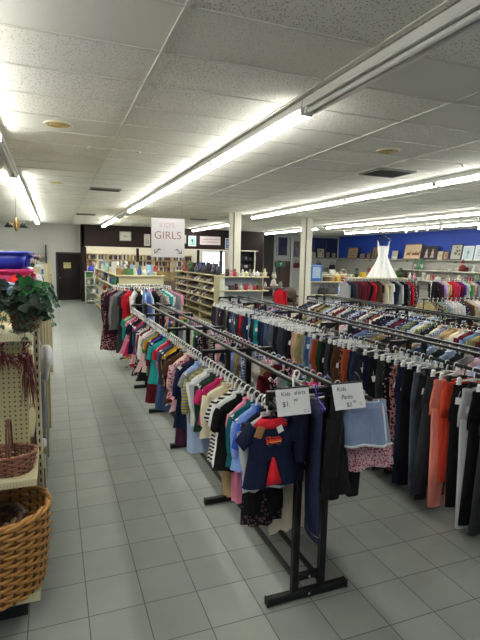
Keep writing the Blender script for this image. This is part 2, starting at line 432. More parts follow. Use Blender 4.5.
rack('garment_rack', 'long black two-sided rack hung with trousers next to the kids rack', 3.09, [1.07 + 1.2 * k for k in range(7)])
rack('garment_rack', 'long black two-sided rack of shirts beyond the trousers rack', 4.91, [3.47 + 1.2 * k for k in range(5)])

# ------------------------------------------------------------------ hangers and garments
def hanger_mesh(w, drop, r=.0045, neck=.05):
    m = MB()
    pts = []
    for k in range(11):
        a = math.radians(205 - k * 23)
        pts.append((.0175 * math.cos(a), 0, .0175 * math.sin(a)))
    pts += [(0.004, 0, -.03), (0, 0, -neck)]
    m.tube(pts, [r * .75] * (len(pts) - 2) + [r * 1.15, r * 1.25], 6)
    sh = [(-w, 0, -neck - drop), (-w * .5, 0, -neck - drop * .42), (-.02, 0, -neck - .004), (0, 0, -neck), (.02, 0, -neck - .004), (w * .5, 0, -neck - drop * .42), (w, 0, -neck - drop)]
    m.tube(sh + [(w * .93, 0, -neck - drop - .012), (0, 0, -neck - drop - .014), (-w * .93, 0, -neck - drop - .012)], r, 6, closed=True)
    return m.mesh('hanger')
def clip_hanger_mesh(w):
    m = MB()
    pts = [(.0185 * math.cos(math.radians(205 - k * 23)), 0, .0185 * math.sin(math.radians(205 - k * 23))) for k in range(11)]
    m.tube(pts + [(.003, 0, -.03), (0, 0, -.07)], .0038, 6)
    m.tube([(-w, 0, -.085), (-w * .4, 0, -.075), (0, 0, -.068), (w * .4, 0, -.075), (w, 0, -.085)], .006, 6)
    m.box((0, 0, -.075), (.05, .012, .026), .003)
    return m.mesh('hanger')
CLIP = MB().box((0, 0, -.02), (.03, .022, .05), .004).box((0, 0, -.055), (.036, .03, .03), .006).mesh('clip')
PTAG = MB().box((0, 0, 0), (.034, .002, .05), 0).tube([(0, 0, .025), (.005, .004, .05), (.012, .01, .07)], .0012, 4).mesh('price_tag')
KH = hanger_mesh(.125, .06, .0065, .085)
AH = hanger_mesh(.195, .08, .006, .07)
CHM = clip_hanger_mesh(.15)

def ring(hw, hb, z, n=20, ph=0.0, amp=0.0, k=5, cx=0.0, cy=0.0, tilt=0.0):
    out = []
    for i in range(n):
        a = 2 * PI * i / n
        f = 1 + amp * math.sin(k * a + ph)
        x = hw * math.cos(a) * (1 + amp * .25 * math.sin(k * a + ph)); y = hb * math.sin(a) * f + hb * amp * .8 * math.sin(3 * x / hw + ph)
        out.append((cx + x, cy + y, z + tilt * x))
    return out
def shirt_mesh(w, L, sl, seed, flare=1.0, th=.028, droop=1.15, dress=0.0, top=.064, jacket=False):
    rnd = random.Random(seed); m = MB(); ph = rnd.uniform(0, 6)
    z0 = -top
    rings = [ring(w * .26, th * .7, z0 + .012, 20), ring(w * .32, th * .8, z0 - .004), ring(w * .55, th * .74, z0 - .018), ring(w * .8, th * .72, z0 - .036), ring(w * .97, th * .8, z0 - .056), ring(w * 1.0, th * .95, z0 - .09)]
    n = 7
    for i in range(1, n + 1):
        t = i / n
        hw = w * (.93 + (flare - .93) * t + dress * t * t)
        rings.append(ring(hw, th * (1.0 + .45 * t + dress * .6 * t), z0 - .11 - (L - .11) * t, 20, ph + t * .8, .14 + .5 * t, 5 + (seed % 3), rnd.uniform(-.004, .004) * t, rnd.uniform(-.006, .006) * t, rnd.uniform(-.05, .05)))
    m.loft(rings, cap0=False, cap1=False)
    # collar band
    m.loft([ring(w * .27, th * .85, z0 + .012), ring(w * .3, th * 1.05, z0 + .018), ring(w * .25, th * .7, z0 + .01)], False, False)
    if sl > 0:
        for sx in (-1, 1):
            ang = droop + rnd.uniform(-.12, .16); cx, cz = sx * w * .92, z0 - .075
            rr = []
            for i in range(6):
                t = i / 5
                d = sl * t; a2 = ang + .18 * t
                px, pz = cx + sx * math.cos(a2) * d, cz - math.sin(a2) * d
                ra = (w * .3 * (1 - t) + w * .2 * t) * (1 + .06 * math.sin(9 * t + ph)); rb = th * (1.05 - .2 * t)
                # ring in the plane across the sleeve
                ux, uz = sx * math.sin(a2), math.cos(a2)
                rr.append([(px + ux * ra * math.cos(q), rb * math.sin(q) + .004 * math.sin(5 * t + ph), pz + uz * ra * math.cos(q)) for q in [2 * PI * j / 12 for j in range(12)]])
            m.loft(rr, False, False)
    if jacket:
        m.box((0, -th * 1.28, z0 - .05 - (L - .1) / 2), (.012, .006, L - .14), .002)
    return m.mesh('garment')
def pants_mesh(w, L, seed, th=.022, flare=1.0, top=.105, rise=.25):
    rnd = random.Random(seed); m = MB(); ph = rnd.uniform(0, 6)
    z0 = -top
    m.loft([ring(w, th * .75, z0, 20), ring(w * 1.01, th * .95, z0 - .035), ring(w * 1.06, th * 1.1, z0 - .1, 20, ph, .1, 5), ring(w * 1.1, th * 1.15, z0 - rise * .75, 20, ph, .14, 5), ring(w * 1.08, th * 1.15, z0 - rise - .02, 20, ph, .16, 5)], False, True)
    for sx in (-1, 1):
        rr = []
        n = 8; bend = rnd.uniform(-.02, .02)
        for i in range(n + 1):
            t = i / n
            hw = w * (.53 - .16 * t ** .8 + (flare - 1) * t * t * .5)
            cx = sx * (w * .53 - w * .04 * t) + bend * t
            rr.append(ring(hw, th * (1.1 - .1 * t), z0 - rise * .85 - (L - rise * .85) * t, 14, ph + t * 2 + sx, .18, 4, cx, .012 * math.sin(3 * t + ph)))
        m.loft(rr, False, False)
    # waistband
    m.loft([ring(w * 1.015, th * .9, z0 + .002), ring(w * 1.03, th * 1.05, z0 - .004), ring(w * 1.03, th * 1.1, z0 - .036), ring(w * 1.0, th * .9, z0 - .042)], False, False)
    return m.mesh('trousers')
def skirt_mesh(w, L, seed, flare=1.3, th=.024, top=.105):
    rnd = random.Random(seed); m = MB(); ph = rnd.uniform(0, 6); z0 = -top
    m.loft([ring(w * (1 + (flare - 1) * t), th * (.8 + 1.0 * t), z0 - L * t, 28, ph, .08 + .35 * t, 7) for t in [i / 7 for i in range(8)]], False, False)
    m.loft([ring(w * 1.02, th * .9, z0 + .004), ring(w * 1.05, th * 1.05, z0 - .004), ring(w * 1.05, th * 1.1, z0 - .03), ring(w * 1.01, th * .9, z0 - .035)], False, False)
    return m.mesh('skirt')

KSH = [shirt_mesh(.12 + .012 * (i % 3), .31 + .045 * (i % 4), (.09, .2, .26, .13)[i % 4], 11 + i, .98 + .12 * (i % 2), .022, (.95, 1.25, 1.38, 1.0)[i % 4], 0, .078) for i in range(12)]
KDR = [shirt_mesh(.115, .46 + .05 * i, .06, 41 + i, 1.1, .022, .9, .55, .078) for i in range(4)]
KPJ = [shirt_mesh(.115, .56 + .08 * i, (.22, .1, .25)[i], 141 + i, .95, .024, 1.3, .0, .078) for i in range(3)]
KPA = [pants_mesh(.105 + .01 * i, .5 + .05 * i, 61 + i, .02, 1.0, .095, .17) for i in range(4)]
ASH = [shirt_mesh(.19 + .008 * (i % 3), .6 + .05 * (i % 4), (.2, .5, .55, .28)[i % 4], 81 + i, 1.02 + .06 * (i % 2), .027, (1.15, 1.36, 1.42, 1.25)[i % 4]) for i in range(8)]
ADR = [shirt_mesh(.175, .93 + .06 * i, .16, 181 + i, 1.02, .032, 1.3, .12) for i in range(3)]
AJA = [shirt_mesh(.21, .68 + .05 * i, .56, 191 + i, 1.06, .038, 1.4, 0, .064, True) for i in range(3)]
APA = [pants_mesh(.165 + .012 * (i % 3), .93 + .05 * (i % 3), 101 + i, .024, (1.0, 1.25, .9)[i % 3]) for i in range(7)]
ASP = [pants_mesh(.165, .78, 131 + i, .024) for i in range(2)]
ASK = [skirt_mesh(.16, .55 + .08 * i, 121 + i) for i in range(2)]
SHAPES = {'kids shirt': ('kids_shirt', KSH, 'shirt'), 'kids dress': ('kids_dress', KDR, 'dress'), 'sleepsuit': ('sleepsuit', KPJ, 'sleepsuit'), 'kids pants': ('kids_pants', KPA, 'pants'),
          'shirt': ('blouse', ASH, 'shirt'), 'dress': ('dress', ADR, 'dress'), 'jacket': ('jacket', AJA, 'jacket'), 'trousers': ('trousers', APA, 'trousers'), 'jeans': ('jeans', APA, 'jeans'), 'short trousers': ('trousers', ASP, 'trousers'), 'skirt': ('skirt', ASK, 'skirt')}
# colour name -> (hex, pattern, second hex)
PAL = {
 'navy': ('161d36',), 'royal blue': ('2b4fae',), 'light blue': ('7d9bd6',), 'pale blue': ('a9bddd',), 'dark teal': ('14585e',), 'teal': ('1f8c8c',), 'black': ('121214',), 'charcoal': ('33353b',),
 'grey': ('7b7d80',), 'light grey': ('b0b2b4',), 'white': ('dededd',), 'cream': ('d8cdb4',), 'tan': ('a88e68',), 'brown': ('4c3226',), 'khaki': ('8b8059',), 'olive': ('595b36',), 'dark green': ('1b3b27',),
 'green': ('2c7c47',), 'mint': ('9cc9b1',), 'yellow': ('c9a63c',), 'mustard': ('a97e24',), 'orange': ('c9602b',), 'rust': ('8f3f25',), 'coral': ('d8604d',), 'red': ('b21c2c',), 'maroon': ('571622',), 'magenta': ('b3245f',),
 'pink': ('d6809b',), 'pale pink': ('dab4b9',), 'purple': ('4b2a6e',), 'plum': ('3d1c33',), 'lilac': ('9d8cc0',),
 'black striped': ('1b1b1e', 'stripe', 'dcdcd6'), 'yellow striped': ('a89c48', 'stripe', '6c7076'), 'navy striped': ('1c2747', 'stripe', 'b9c0d0'), 'red striped': ('a8293a', 'stripe', 'e0d8d4'),
 'pink floral': ('d9b6bd', 'floral', 'ae3b59'), 'maroon floral': ('4e1825', 'floral', 'c79aa2'), 'blue floral': ('26345f', 'floral', 'a9b6d6'), 'white floral': ('d4d0c8', 'floral', '8b6f78'), 'black floral': ('17171b', 'floral', 'b99a9f'),
 'polka dot': ('1d2030', 'dots', 'd6d4d0'), 'red plaid': ('8c1f2b', 'plaid', '20202c'), 'blue plaid': ('33466e', 'plaid', 'b8c2d4'), 'green plaid': ('2d5138', 'plaid', 'a9ad8a'),
 'leopard': ('6e4a2f', 'leopard', '17120f'), 'pink leopard': ('a4706c', 'leopard', '2a1a1c'), 'blue denim': ('30476b', 'denim'), 'dark denim': ('1a2438', 'denim'), 'faded denim': ('5f789d', 'denim'), 'grey denim': ('454b57', 'denim'), 'black denim': ('14161b', 'denim'),
 'grey-green': ('2a322f',),'salmon': ('d98273',), 'red-orange': ('c2402b',), 'pink corduroy': ('b08d83', 'vstripe', '9c776e'), 'beige': ('b3a184',), 'black speckled': ('131316', 'dots', 'a7848b'),
}
def cmat(c): return fab(*PAL[c])
WHITE_PL = plain('e4e4e2', .4, var=.02)
HCOL = {'white': WHITE_PL, 'clear': plain('bfc6cc', .2, var=.03), 'black': plain('18181a', .4), 'pink': plain('d58ba4', .4), 'blue': plain('6b7fc4', .4), 'purple': plain('43299a', .4), 'red': plain('c23a35', .4)}
rg = random.Random(3)

def garment(kind, colour, label, loc, rz, group, hang=None, hgroup=None, hlabel=None, variant=None, dz=0.0, meshkind='kids'):
    nm, meshes, cat = SHAPES[kind]
    me = meshes[variant if variant is not None else rg.randrange(len(meshes))]
    ro_ = (rg.uniform(-.07, .07), rg.uniform(-.09, .09) if kind not in ('trousers', 'jeans') else rg.uniform(-.03, .03), rz)
    o = link(nm, me, cmat(colour), None, (loc[0], loc[1], loc[2] + dz), ro_)
    tag(o, label, cat, group)
    if hang:
        clip = kind in ('trousers', 'jeans', 'skirt', 'short trousers')
        hn = {'kids': 'kids_hanger', 'adult': 'clothes_hanger'}[meshkind] if not clip else 'clip_hanger'
        hme = CHM if clip else (KH if meshkind == 'kids' else AH)
        h = link(hn, hme, HCOL[hang], None, loc, ro_)
        if hlabel: tag(h, hlabel, 'hanger', hgroup)
        if clip:
            for sx in (-1, 1): link('clip', CLIP, HCOL[hang], h, (sx * .125, 0, -.06))
            if rg.random() < .3: link('price_tag', PTAG, WHITE_PL, o, (-.15 + rg.uniform(-.02, .01), -.034, -.2 - rg.uniform(0, .1)), (0, rg.uniform(-.3, .3), -.5))
    return o

def fill(seq, n, pool, kindpool, rnd):
    """the look of n garments in a row: first those read off the photo, then more of the same sort"""
    out = list(seq[:n])
    while len(out) < n:
        c = rnd.choice(pool)
        if out and out[-1][0] == c: continue
        out.append((c, rnd.choice(kindpool)))
    return out
def uniq(items, rnd, pool, keep):
    """no three neighbours repeat, so that every label singles one garment out"""
    seen = set()
    for i in range(len(items)):
        for _ in range(60):
            key = (items[i - 1][0] if i else '', items[i][0], items[i][1], items[i + 1][0] if i + 1 < len(items) else '')
            if key not in seen or i < keep: break
            items[i] = (rnd.choice(pool), items[i][1])
        seen.add(key)
    return items

def hang_row(items, p0, p1, face, where, group, hcols, hgroup, hname, meshkind, near='near', jit=.06, xj=.012):
    n = len(items); rnd = random.Random(len(where) + n)
    for i, (c, k) in enumerate(items):
        t = i / max(1, n - 1)
        x = p0[0] + (p1[0] - p0[0]) * t; y = p0[1] + (p1[1] - p0[1]) * t; z = p0[2] + (p1[2] - p0[2]) * t
        rz = face + rnd.uniform(-jit, jit) + .05 * math.sin(i * .7)
        hc = rnd.choice(hcols)
        garment(k, c, row_label(items, i, where, near), (x, y, z), rz, group, hc, f'{hc} {hgroup}', f'{hc} plastic hanger {hname}', meshkind=meshkind)

# --- kids rack, aisle side (read from the photo, near to far)
kidpool = ['navy', 'light blue', 'white', 'cream', 'pink', 'magenta', 'teal', 'red', 'green', 'yellow', 'grey', 'pale pink', 'purple', 'pink floral', 'navy striped', 'blue plaid', 'mint', 'charcoal', 'black', 'maroon', 'blue denim', 'lilac', 'khaki', 'white floral', 'dark denim', 'light grey', 'black floral']
kl = [('royal blue', 'kids shirt'), ('light blue', 'kids shirt'), ('dark teal', 'kids shirt'), ('pink', 'sleepsuit'), ('black', 'kids shirt'), ('white', 'kids shirt'), ('black striped', 'kids shirt'), ('tan', 'sleepsuit'), ('cream', 'kids shirt'), ('khaki', 'sleepsuit'), ('magenta', 'kids shirt'),
      ('dark green', 'kids shirt'), ('charcoal', 'kids shirt'), ('light grey', 'kids shirt'), ('white', 'kids shirt'), ('yellow striped', 'kids shirt'), ('grey', 'kids shirt'), ('light blue', 'kids shirt'), ('pale blue', 'sleepsuit'),
      ('navy', 'sleepsuit'), ('plum', 'sleepsuit'), ('pink floral', 'kids shirt'), ('pale pink', 'kids dress'), ('cream', 'kids shirt'), ('brown', 'kids shirt'), ('white floral', 'kids dress'), ('black', 'kids shirt'), ('yellow', 'kids shirt'), ('mustard', 'kids shirt'), ('dark denim', 'kids shirt'), ('blue denim', 'sleepsuit'),
      ('black', 'sleepsuit'), ('red', 'kids shirt'), ('pink', 'kids shirt'), ('teal', 'kids shirt'), ('dark teal', 'kids shirt'), ('navy', 'kids shirt'), ('royal blue', 'kids shirt'), ('maroon', 'sleepsuit'), ('mustard', 'kids shirt'), ('green', 'kids shirt'), ('grey', 'kids shirt'), ('pale pink', 'kids dress'), ('black', 'kids dress'), ('white', 'kids shirt'), ('red plaid', 'kids shirt')]
rn = random.Random(5)
items = uniq(fill(kl, 68, kidpool, ['kids shirt', 'kids shirt', 'sleepsuit', 'kids dress'], rn), rn, kidpool, 46)
hang_row(items, (1.055, 2.36, 1.2), (1.055, 7.05, 1.2), 0, 'kids rack aisle side', 'kids clothes on the aisle side of the kids rack', ['white', 'white', 'white', 'white', 'white', 'clear'], 'hangers on the aisle side of the kids rack', 'on the aisle side of the kids rack', 'kids')
# --- kids rack, trousers side
items = uniq(fill([], 50, kidpool + ['faded denim', 'dark denim'], ['kids pants', 'kids pants', 'kids shirt'], rn), rn, kidpool, 0)
hang_row(items, (1.625, 2.62, 1.2), (1.625, 7.05, 1.2), 0, 'kids rack far side', 'kids clothes on the far side of the kids rack', ['white', 'white', 'white', 'clear', 'pink', 'blue'], 'hangers on the far side of the kids rack', 'on the far side of the kids rack', 'kids')
# --- trousers rack, near side
tpool = ['black', 'charcoal', 'navy', 'dark denim', 'blue denim', 'grey', 'black denim', 'grey-green', 'grey denim', 'faded denim', 'brown', 'khaki', 'maroon', 'plum', 'beige', 'dark green']
tl = [('black', 'trousers'), ('grey', 'trousers'), ('black denim', 'jeans'), ('charcoal', 'trousers'), ('black', 'trousers'), ('light grey', 'trousers'), ('black', 'trousers'), ('red-orange', 'short trousers'), ('salmon', 'trousers'), ('charcoal', 'trousers'), ('black denim', 'jeans'), ('grey denim', 'jeans'), ('black', 'trousers'), ('navy', 'trousers'),
      ('pink leopard', 'trousers'), ('black speckled', 'trousers'), ('grey-green', 'trousers'), ('black', 'trousers'), ('navy', 'trousers'), ('black denim', 'jeans'), ('dark denim', 'jeans'), ('navy', 'trousers'), ('rust', 'trousers'), ('leopard', 'trousers'), ('brown', 'trousers'), ('black', 'trousers'), ('charcoal', 'trousers'), ('black', 'trousers'), ('dark green', 'trousers'),
      ('rust', 'trousers'), ('faded denim', 'jeans'), ('blue denim', 'jeans'), ('grey', 'trousers'), ('khaki', 'trousers'), ('beige', 'trousers'), ('pink corduroy', 'trousers'), ('black', 'trousers'), ('navy', 'trousers'), ('black denim', 'jeans'), ('charcoal', 'trousers'), ('black', 'trousers'), ('dark denim', 'jeans'), ('grey denim', 'jeans'), ('black', 'trousers'), ('blue denim', 'jeans'), ('dark denim', 'jeans'), ('navy', 'trousers'), ('black', 'trousers'), ('teal', 'trousers'), ('black denim', 'jeans'),
      ('blue denim', 'jeans'), ('faded denim', 'jeans'), ('navy', 'trousers'), ('dark denim', 'jeans'), ('maroon', 'trousers'), ('red', 'trousers'), ('maroon', 'trousers'), ('charcoal', 'trousers'), ('grey denim', 'jeans'), ('blue denim', 'jeans'), ('dark denim', 'jeans'), ('black', 'trousers'), ('grey', 'trousers'), ('charcoal', 'trousers'), ('black', 'trousers'), ('plum', 'trousers')]
items = uniq(fill(tl, 72, tpool, ['trousers', 'jeans'], rn), rn, tpool, 66)
hang_row(items, (2.805, 2.02, 1.2), (2.805, 8.2, 1.2), 0, 'trousers rack near side', 'trousers on the near side of the trousers rack', ['white', 'white', 'white', 'clear', 'clear', 'black'], 'clip hangers on the near side of the trousers rack', 'with clips on the near side of the trousers rack', 'adult', jit=.1)
# --- trousers rack, far side
spool = ['white', 'light blue', 'navy', 'grey', 'pale blue', 'cream', 'black', 'blue plaid', 'light grey', 'charcoal', 'plum', 'maroon', 'tan', 'grey-green', 'blue floral', 'brown', 'beige', 'navy striped', 'polka dot', 'blue denim', 'faded denim', 'white floral', 'black floral', 'dark denim', 'khaki', 'pale pink']
items = uniq(fill([], 52, spool, ['shirt', 'shirt', 'jacket'], rn), rn, spool, 0)
hang_row(items, (3.375, 2.7, 1.2), (3.375, 8.2, 1.2), 0, 'trousers rack far side', 'shirts on the far side of the trousers rack', ['white', 'white', 'clear', 'blue'], 'hangers on the far side of the trousers rack', 'on the far side of the trousers rack', 'adult')
# --- shirts rack
cpool = ['white', 'light blue', 'navy', 'grey', 'pale blue', 'cream', 'black', 'blue plaid', 'red plaid', 'light grey', 'charcoal', 'plum', 'rust', 'maroon', 'tan', 'green plaid', 'grey-green', 'blue floral', 'brown', 'khaki', 'beige', 'navy striped', 'polka dot', 'blue denim', 'faded denim', 'pale pink', 'white floral', 'black floral']
items = uniq(fill([], 56, cpool, ['shirt', 'shirt', 'jacket'], rn), rn, cpool, 0)
hang_row(items, (4.625, 3.6, 1.2), (4.625, 8.2, 1.2), 0, 'shirts rack near side', 'shirts on the near side of the shirts rack', ['white', 'white', 'white', 'clear'], 'hangers on the near side of the shirts rack', 'on the near side of the shirts rack', 'adult')
items = uniq(fill([], 40, cpool, ['shirt', 'jacket'], rn), rn, cpool, 0)
hang_row(items, (5.195, 4.4, 1.2), (5.195, 8.2, 1.2), 0, 'shirts rack far side', 'shirts on the far side of the shirts rack', ['white', 'white', 'clear'], 'hangers on the far side of the shirts rack', 'on the far side of the shirts rack', 'adult')

# --- straight chrome racks across the view
CHROME = plain('9a9da1', .25, .9, var=.03)
def cross_rack(x0, x1, y, z, label, dark=False):
    m = BLACK if dark else CHROME
    t = thing('rolling_rack', label, 'clothes rack', (x0, y, 0), 0, 'racks standing across the view')
    L = x1 - x0
    obj('hang_rail', MB().tube([(-.05, 0, z), (L + .05, 0, z)], .0125, 10), m, t)
    for sx in (0, L):
        obj('upright', MB().tube([(sx, 0, .06), (sx, 0, z)], .0125, 10), m, t)
        obj('foot', MB().tube([(sx, -.28, .05), (sx, .28, .05)], .0125, 10).ball((sx, -.27, .025), .024).ball((sx, .27, .025), .024), m, t)
    obj('lower_rail', MB().tube([(0, 0, .2), (L, 0, .2)], .01, 8), m, t)
    return t
cross_rack(7.0, 9.5, 10.85, 1.46, 'chrome rack of coats and tops standing under the white wedding dress')
cross_rack(10.05, 12.5, 10.85, 1.46, 'chrome rack of bright tops standing before the gnome shelf')
cross_rack(6.2, 7.9, 6.85, 1.3, 'black rack of tops on white hangers behind the shirts rack', True)
wl = ['grey', 'navy', 'charcoal', 'maroon', 'plum', 'red plaid', 'maroon', 'black', 'red', 'brown', 'black', 'cream', 'khaki', 'white', 'navy', 'dark denim', 'light grey', 'black', 'polka dot', 'red', 'black floral', 'charcoal']
items = [(c, 'jacket' if i % 3 == 0 else 'shirt') for i, c in enumerate(wl)]
hang_row(items, (7.15, 10.85, 1.46), (9.4, 10.85, 1.46), PI / 2, 'rack under the wedding dress', 'coats and tops under the wedding dress', ['white', 'white', 'clear'], 'hangers on the rack under the wedding dress', 'on the rack under the wedding dress', 'adult', 'column')
wl = ['black', 'plum', 'lilac', 'beige', 'tan', 'red', 'rust', 'magenta', 'maroon', 'purple', 'light grey', 'green', 'khaki', 'pink floral', 'grey', 'navy', 'blue denim', 'royal blue', 'faded denim', 'brown', 'coral', 'cream']
items = [(c, 'jacket' if i % 4 == 3 else 'shirt') for i, c in enumerate(wl)]
hang_row(items, (10.15, 10.85, 1.46), (12.4, 10.85, 1.46), PI / 2, 'rack before the gnome shelf', 'bright tops before the gnome shelf', ['white', 'white', 'clear'], 'hangers on the rack before the gnome shelf', 'on the rack before the gnome shelf', 'adult', 'dress')
items = uniq(fill([], 15, cpool, ['shirt'], rn), rn, cpool, 0)
hang_row(items, (6.3, 6.85, 1.3), (7.8, 6.85, 1.3), PI / 2, 'rack behind the shirts rack', 'tops on the black rack behind the shirts rack', ['white'], 'hangers on the black rack behind the shirts rack', 'on the black rack behind the shirts rack', 'adult')

# --- round rack of girls' clothes at the end of the kids rack
t = thing('round_rack', 'round chrome rack of girls clothes under the white GIRLS sign', 'clothes rack', (1.5, 8.8, 0))
RZ, RR = 1.41, .5
obj('ring_rail', MB().tube([(RR * math.cos(a), RR * math.sin(a), RZ) for a in [2 * PI * k / 40 for k in range(40)]], .0125, 8, closed=True), CHROME, t)
obj('centre_post', MB().tube([(0, 0, .1), (0, 0, RZ)], .022, 10), CHROME, t)
for k in range(4):
    a = PI / 4 + k * PI / 2
    obj('spoke', MB().tube([(0, 0, RZ - .02), (RR * math.cos(a), RR * math.sin(a), RZ)], .009, 8), CHROME, t)
    obj('leg', MB().tube([(0, 0, .12), (.5 * math.cos(a), .5 * math.sin(a), .03)], .014, 8).ball((.5 * math.cos(a), .5 * math.sin(a), .024), .024), CHROME, t)
wl = ['maroon floral', 'plum', 'grey', 'charcoal', 'red', 'white', 'black', 'light blue', 'pale blue', 'black', 'white floral', 'teal', 'white', 'grey', 'pink', 'navy', 'red', 'cream', 'grey-green', 'light grey', 'black', 'green', 'magenta', 'lilac', 'navy', 'pale pink', 'olive', 'brown', 'blue denim', 'coral', 'mint', 'red striped', 'khaki', 'maroon', 'black', 'black floral']
kd = ['dress', 'shirt', 'shirt', 'dress', 'shirt', 'shirt', 'dress', 'shirt', 'shirt', 'dress', 'shirt', 'shirt']
N = len(wl)
items = [(c, kd[i % 12]) for i, c in enumerate(wl)]
for i, (c, k) in enumerate(items):
    a = PI + 2 * PI * i / N * 1.0 + .25
    lb = f'{c} girls {k} between the {wl[i-1]} and {wl[(i+1) % N]} ones on the round rack'
    garment(k, c, lb, (1.5 + RR * math.cos(a), 8.8 + RR * math.sin(a), RZ), a + rg.uniform(-.06, .06), 'girls clothes on the round rack', 'white', 'white hangers on the round rack', 'white plastic hanger on the round rack of girls clothes', meshkind='adult')

# ------------------------------------------------------------------ things hung at the near end of the kids rack
def ellipse_rings(spec, n=20):
    return [ring(hw, hb, z, n, ph, amp, k, cx, cy) for hw, hb, z, ph, amp, k, cx, cy in spec]
# navy romper with fire engine
t = thing('romper', 'navy baby romper with a red fire engine patch and brown paper tag', 'romper', (1.04, 2.2, 1.19))
m = MB()
m.loft([ring(.05, .022, -.055), ring(.085, .028, -.075), ring(.118, .034, -.115), ring(.125, .038, -.18), ring(.124, .04, -.235, 20, .6, .08), ring(.126, .042, -.27, 20, .6, .1)], False, False)
for sx in (-1, 1):
    m.loft([ring(.064 + .012 * q, .038 + .008 * q, -.25 - .165 * q, 16, 1 + sx, .1, 4, sx * (.062 + .018 * q)) for q in (0, .3, .6, .85, 1)], False, False)
    m.loft([[(sx * (.1 + .075 * q) + sx * .034 * math.sin(.75) * math.cos(a), .03 * math.sin(a), -.1 - .085 * q + .05 * (1 - .2 * q) * math.cos(a) * .8) for a in [2 * PI * j / 12 for j in range(12)]] for q in (0, .4, .8, 1)], False, False)
obj('body', m, cmat('navy'), t)
obj('collar', MB().loft([ring(.055, .026, -.05), ring(.068, .036, -.058), ring(.098, .042, -.09), ring(.09, .035, -.1)], False, False), fab('b81f2a'), t)
m = MB()
m.loft([[(x_, -.045 - .004 * s_, z_) for x_, z_ in ((-.006 - .03 * q, -.255 - .15 * q), (.006 + .045 * q, -.255 - .145 * q))] + [(x_, -.03, z_) for x_, z_ in ((.006 + .045 * q, -.255 - .145 * q), (-.006 - .03 * q, -.255 - .15 * q))] for q, s_ in ((0, 0), (.4, .6), (.75, 1), (1, .2))])
obj('lining', m, fab('c4202c'), t)
tr = obj('fire_truck_patch', MB().box((0, 0, 0), (.085, .008, .026), .002).box((-.033, 0, .02), (.026, .008, .018), .002).box((.012, 0, .021), (.05, .007, .006), .001), fab('c9382c'), t, (.0, -.045, -.165))
obj('wheel', MB().tube([(-.026, -.002, -.015), (-.026, -.007, -.015)], .011, 12), fab('3a3a3e'), tr)
obj('wheel', MB().tube([(.026, -.002, -.015), (.026, -.007, -.015)], .011, 12), fab('3a3a3e'), tr)
obj('windscreen', MB().box((-.036, -.004, .02), (.012, .003, .01)), fab('2a2c38'), tr)
obj('stripe', MB().box((.006, -.004, -.001), (.066, .002, .005)), fab('d7b04a'), tr)
obj('paper_tag', MB().box((0, 0, 0), (.044, .002, .062), 0, Matrix.Rotation(.35, 3, 'Y')), plain('9a6b3c', .8), t, (-.085, -.05, -.105))
obj('price_tag', MB().box((0, 0, 0), (.032, .002, .036), 0, Matrix.Rotation(-.4, 3, 'Y')), plain('e2e2de', .7), t, (.03, -.05, -.1))
h = link('kids_hanger', KH, HCOL['black'], None, (1.04, 2.2, 1.19)); tag(h, 'black plastic hanger holding the navy fire engine romper', 'hanger')
garment('kids shirt', 'light grey', 'light grey long-sleeved kids shirt hanging directly behind the navy fire engine romper', (1.055, 2.285, 1.2), .05, 'kids clothes at the near end of the kids rack', 'white', None, 'white hanger holding the light grey shirt behind the romper', variant=2)
def hung(nm, mesh, mat, label, cat, loc, rz, hm=None, hcol='white', hlabel=None):
    o = link(nm, mesh, mat, None, loc, (0, 0, rz)); tag(o, label, cat, 'kids clothes at the near end of the kids rack')
    if hm is not None:
        h = link('kids_hanger', hm, HCOL[hcol], None, loc, (0, 0, rz)); tag(h, hlabel, 'hanger')
    return o
# folded dark jeans on a purple hanger, looped over the end arm
m = MB()
m.loft([ring(.095 - .02 * (1 - q) * (q < .1), .016 + .006 * math.sin(q * 3), -.075 - .765 * q, 18, 1.2, .12, 3, .012 * math.sin(q * 4)) for q in [i / 9 for i in range(10)]], True, False)
j = hung('kids_jeans', m.mesh('jeans'), fab('151d3a', 'denim'), 'dark blue kids jeans on a purple hanger over the near rack end', 'jeans', (1.315, 2.215, 1.27), PI / 2 - .12, hanger_mesh(.12, .03, .005, .05), 'purple', 'purple plastic hanger holding the dark blue jeans at the rack end')
j['label'] = 'dark blue kids jeans on a purple hanger over the near rack end'
obj('hem_stitching', MB().tube([(p[0], p[1], p[2]) for p in ring(.0965, .0195, -.807, 18, 1.2, .12, 3, -.008)], .0018, 4, closed=True), fab('a89a80'), j)
obj('hem', MB().loft([ring(.097, .0205, -.8, 18, 1.2, .12, 3, -.008), ring(.099, .0215, -.842, 18, 1.2, .12, 3, -.009)], False, False), fab('101731', 'denim'), j)
hung('kids_jacket', shirt_mesh(.135, .5, .3, 501, 1.15, .04, 1.35, .25), cmat('black'), 'black kids jacket hanging beside the dark blue jeans at the near rack end', 'jacket', (1.43, 2.2, 1.265), PI / 2 - .62, KH, 'black', 'black hanger holding the black jacket at the near rack end')
hung('kids_jacket', shirt_mesh(.13, .48, .28, 502, 1.1, .035, 1.35, .1), fab('10142a'), 'very dark navy kids jacket behind the white kids shirts sign', 'jacket', (1.235, 2.33, 1.305), PI / 2 - .15, KH, 'white', 'white hanger holding the very dark navy jacket')
hung('kids_dress', shirt_mesh(.125, .88, 0, 503, 1.0, .026, 1, .25), fab('c9bda8'), 'long cream kids dress showing below the dark jackets at the rack end', 'dress', (1.3, 2.42, 1.305), 0, KH, 'white', 'white hanger holding the long cream dress')
hung('kids_dress', shirt_mesh(.11, .58, .05, 505, .95, .02, 1, .0), cmat('black'), 'long plain black kids dress hanging just behind the light grey long-sleeved shirt', 'dress', (1.06, 2.325, 1.2), -.04, KH, 'white', 'white hanger holding the long plain black kids dress')
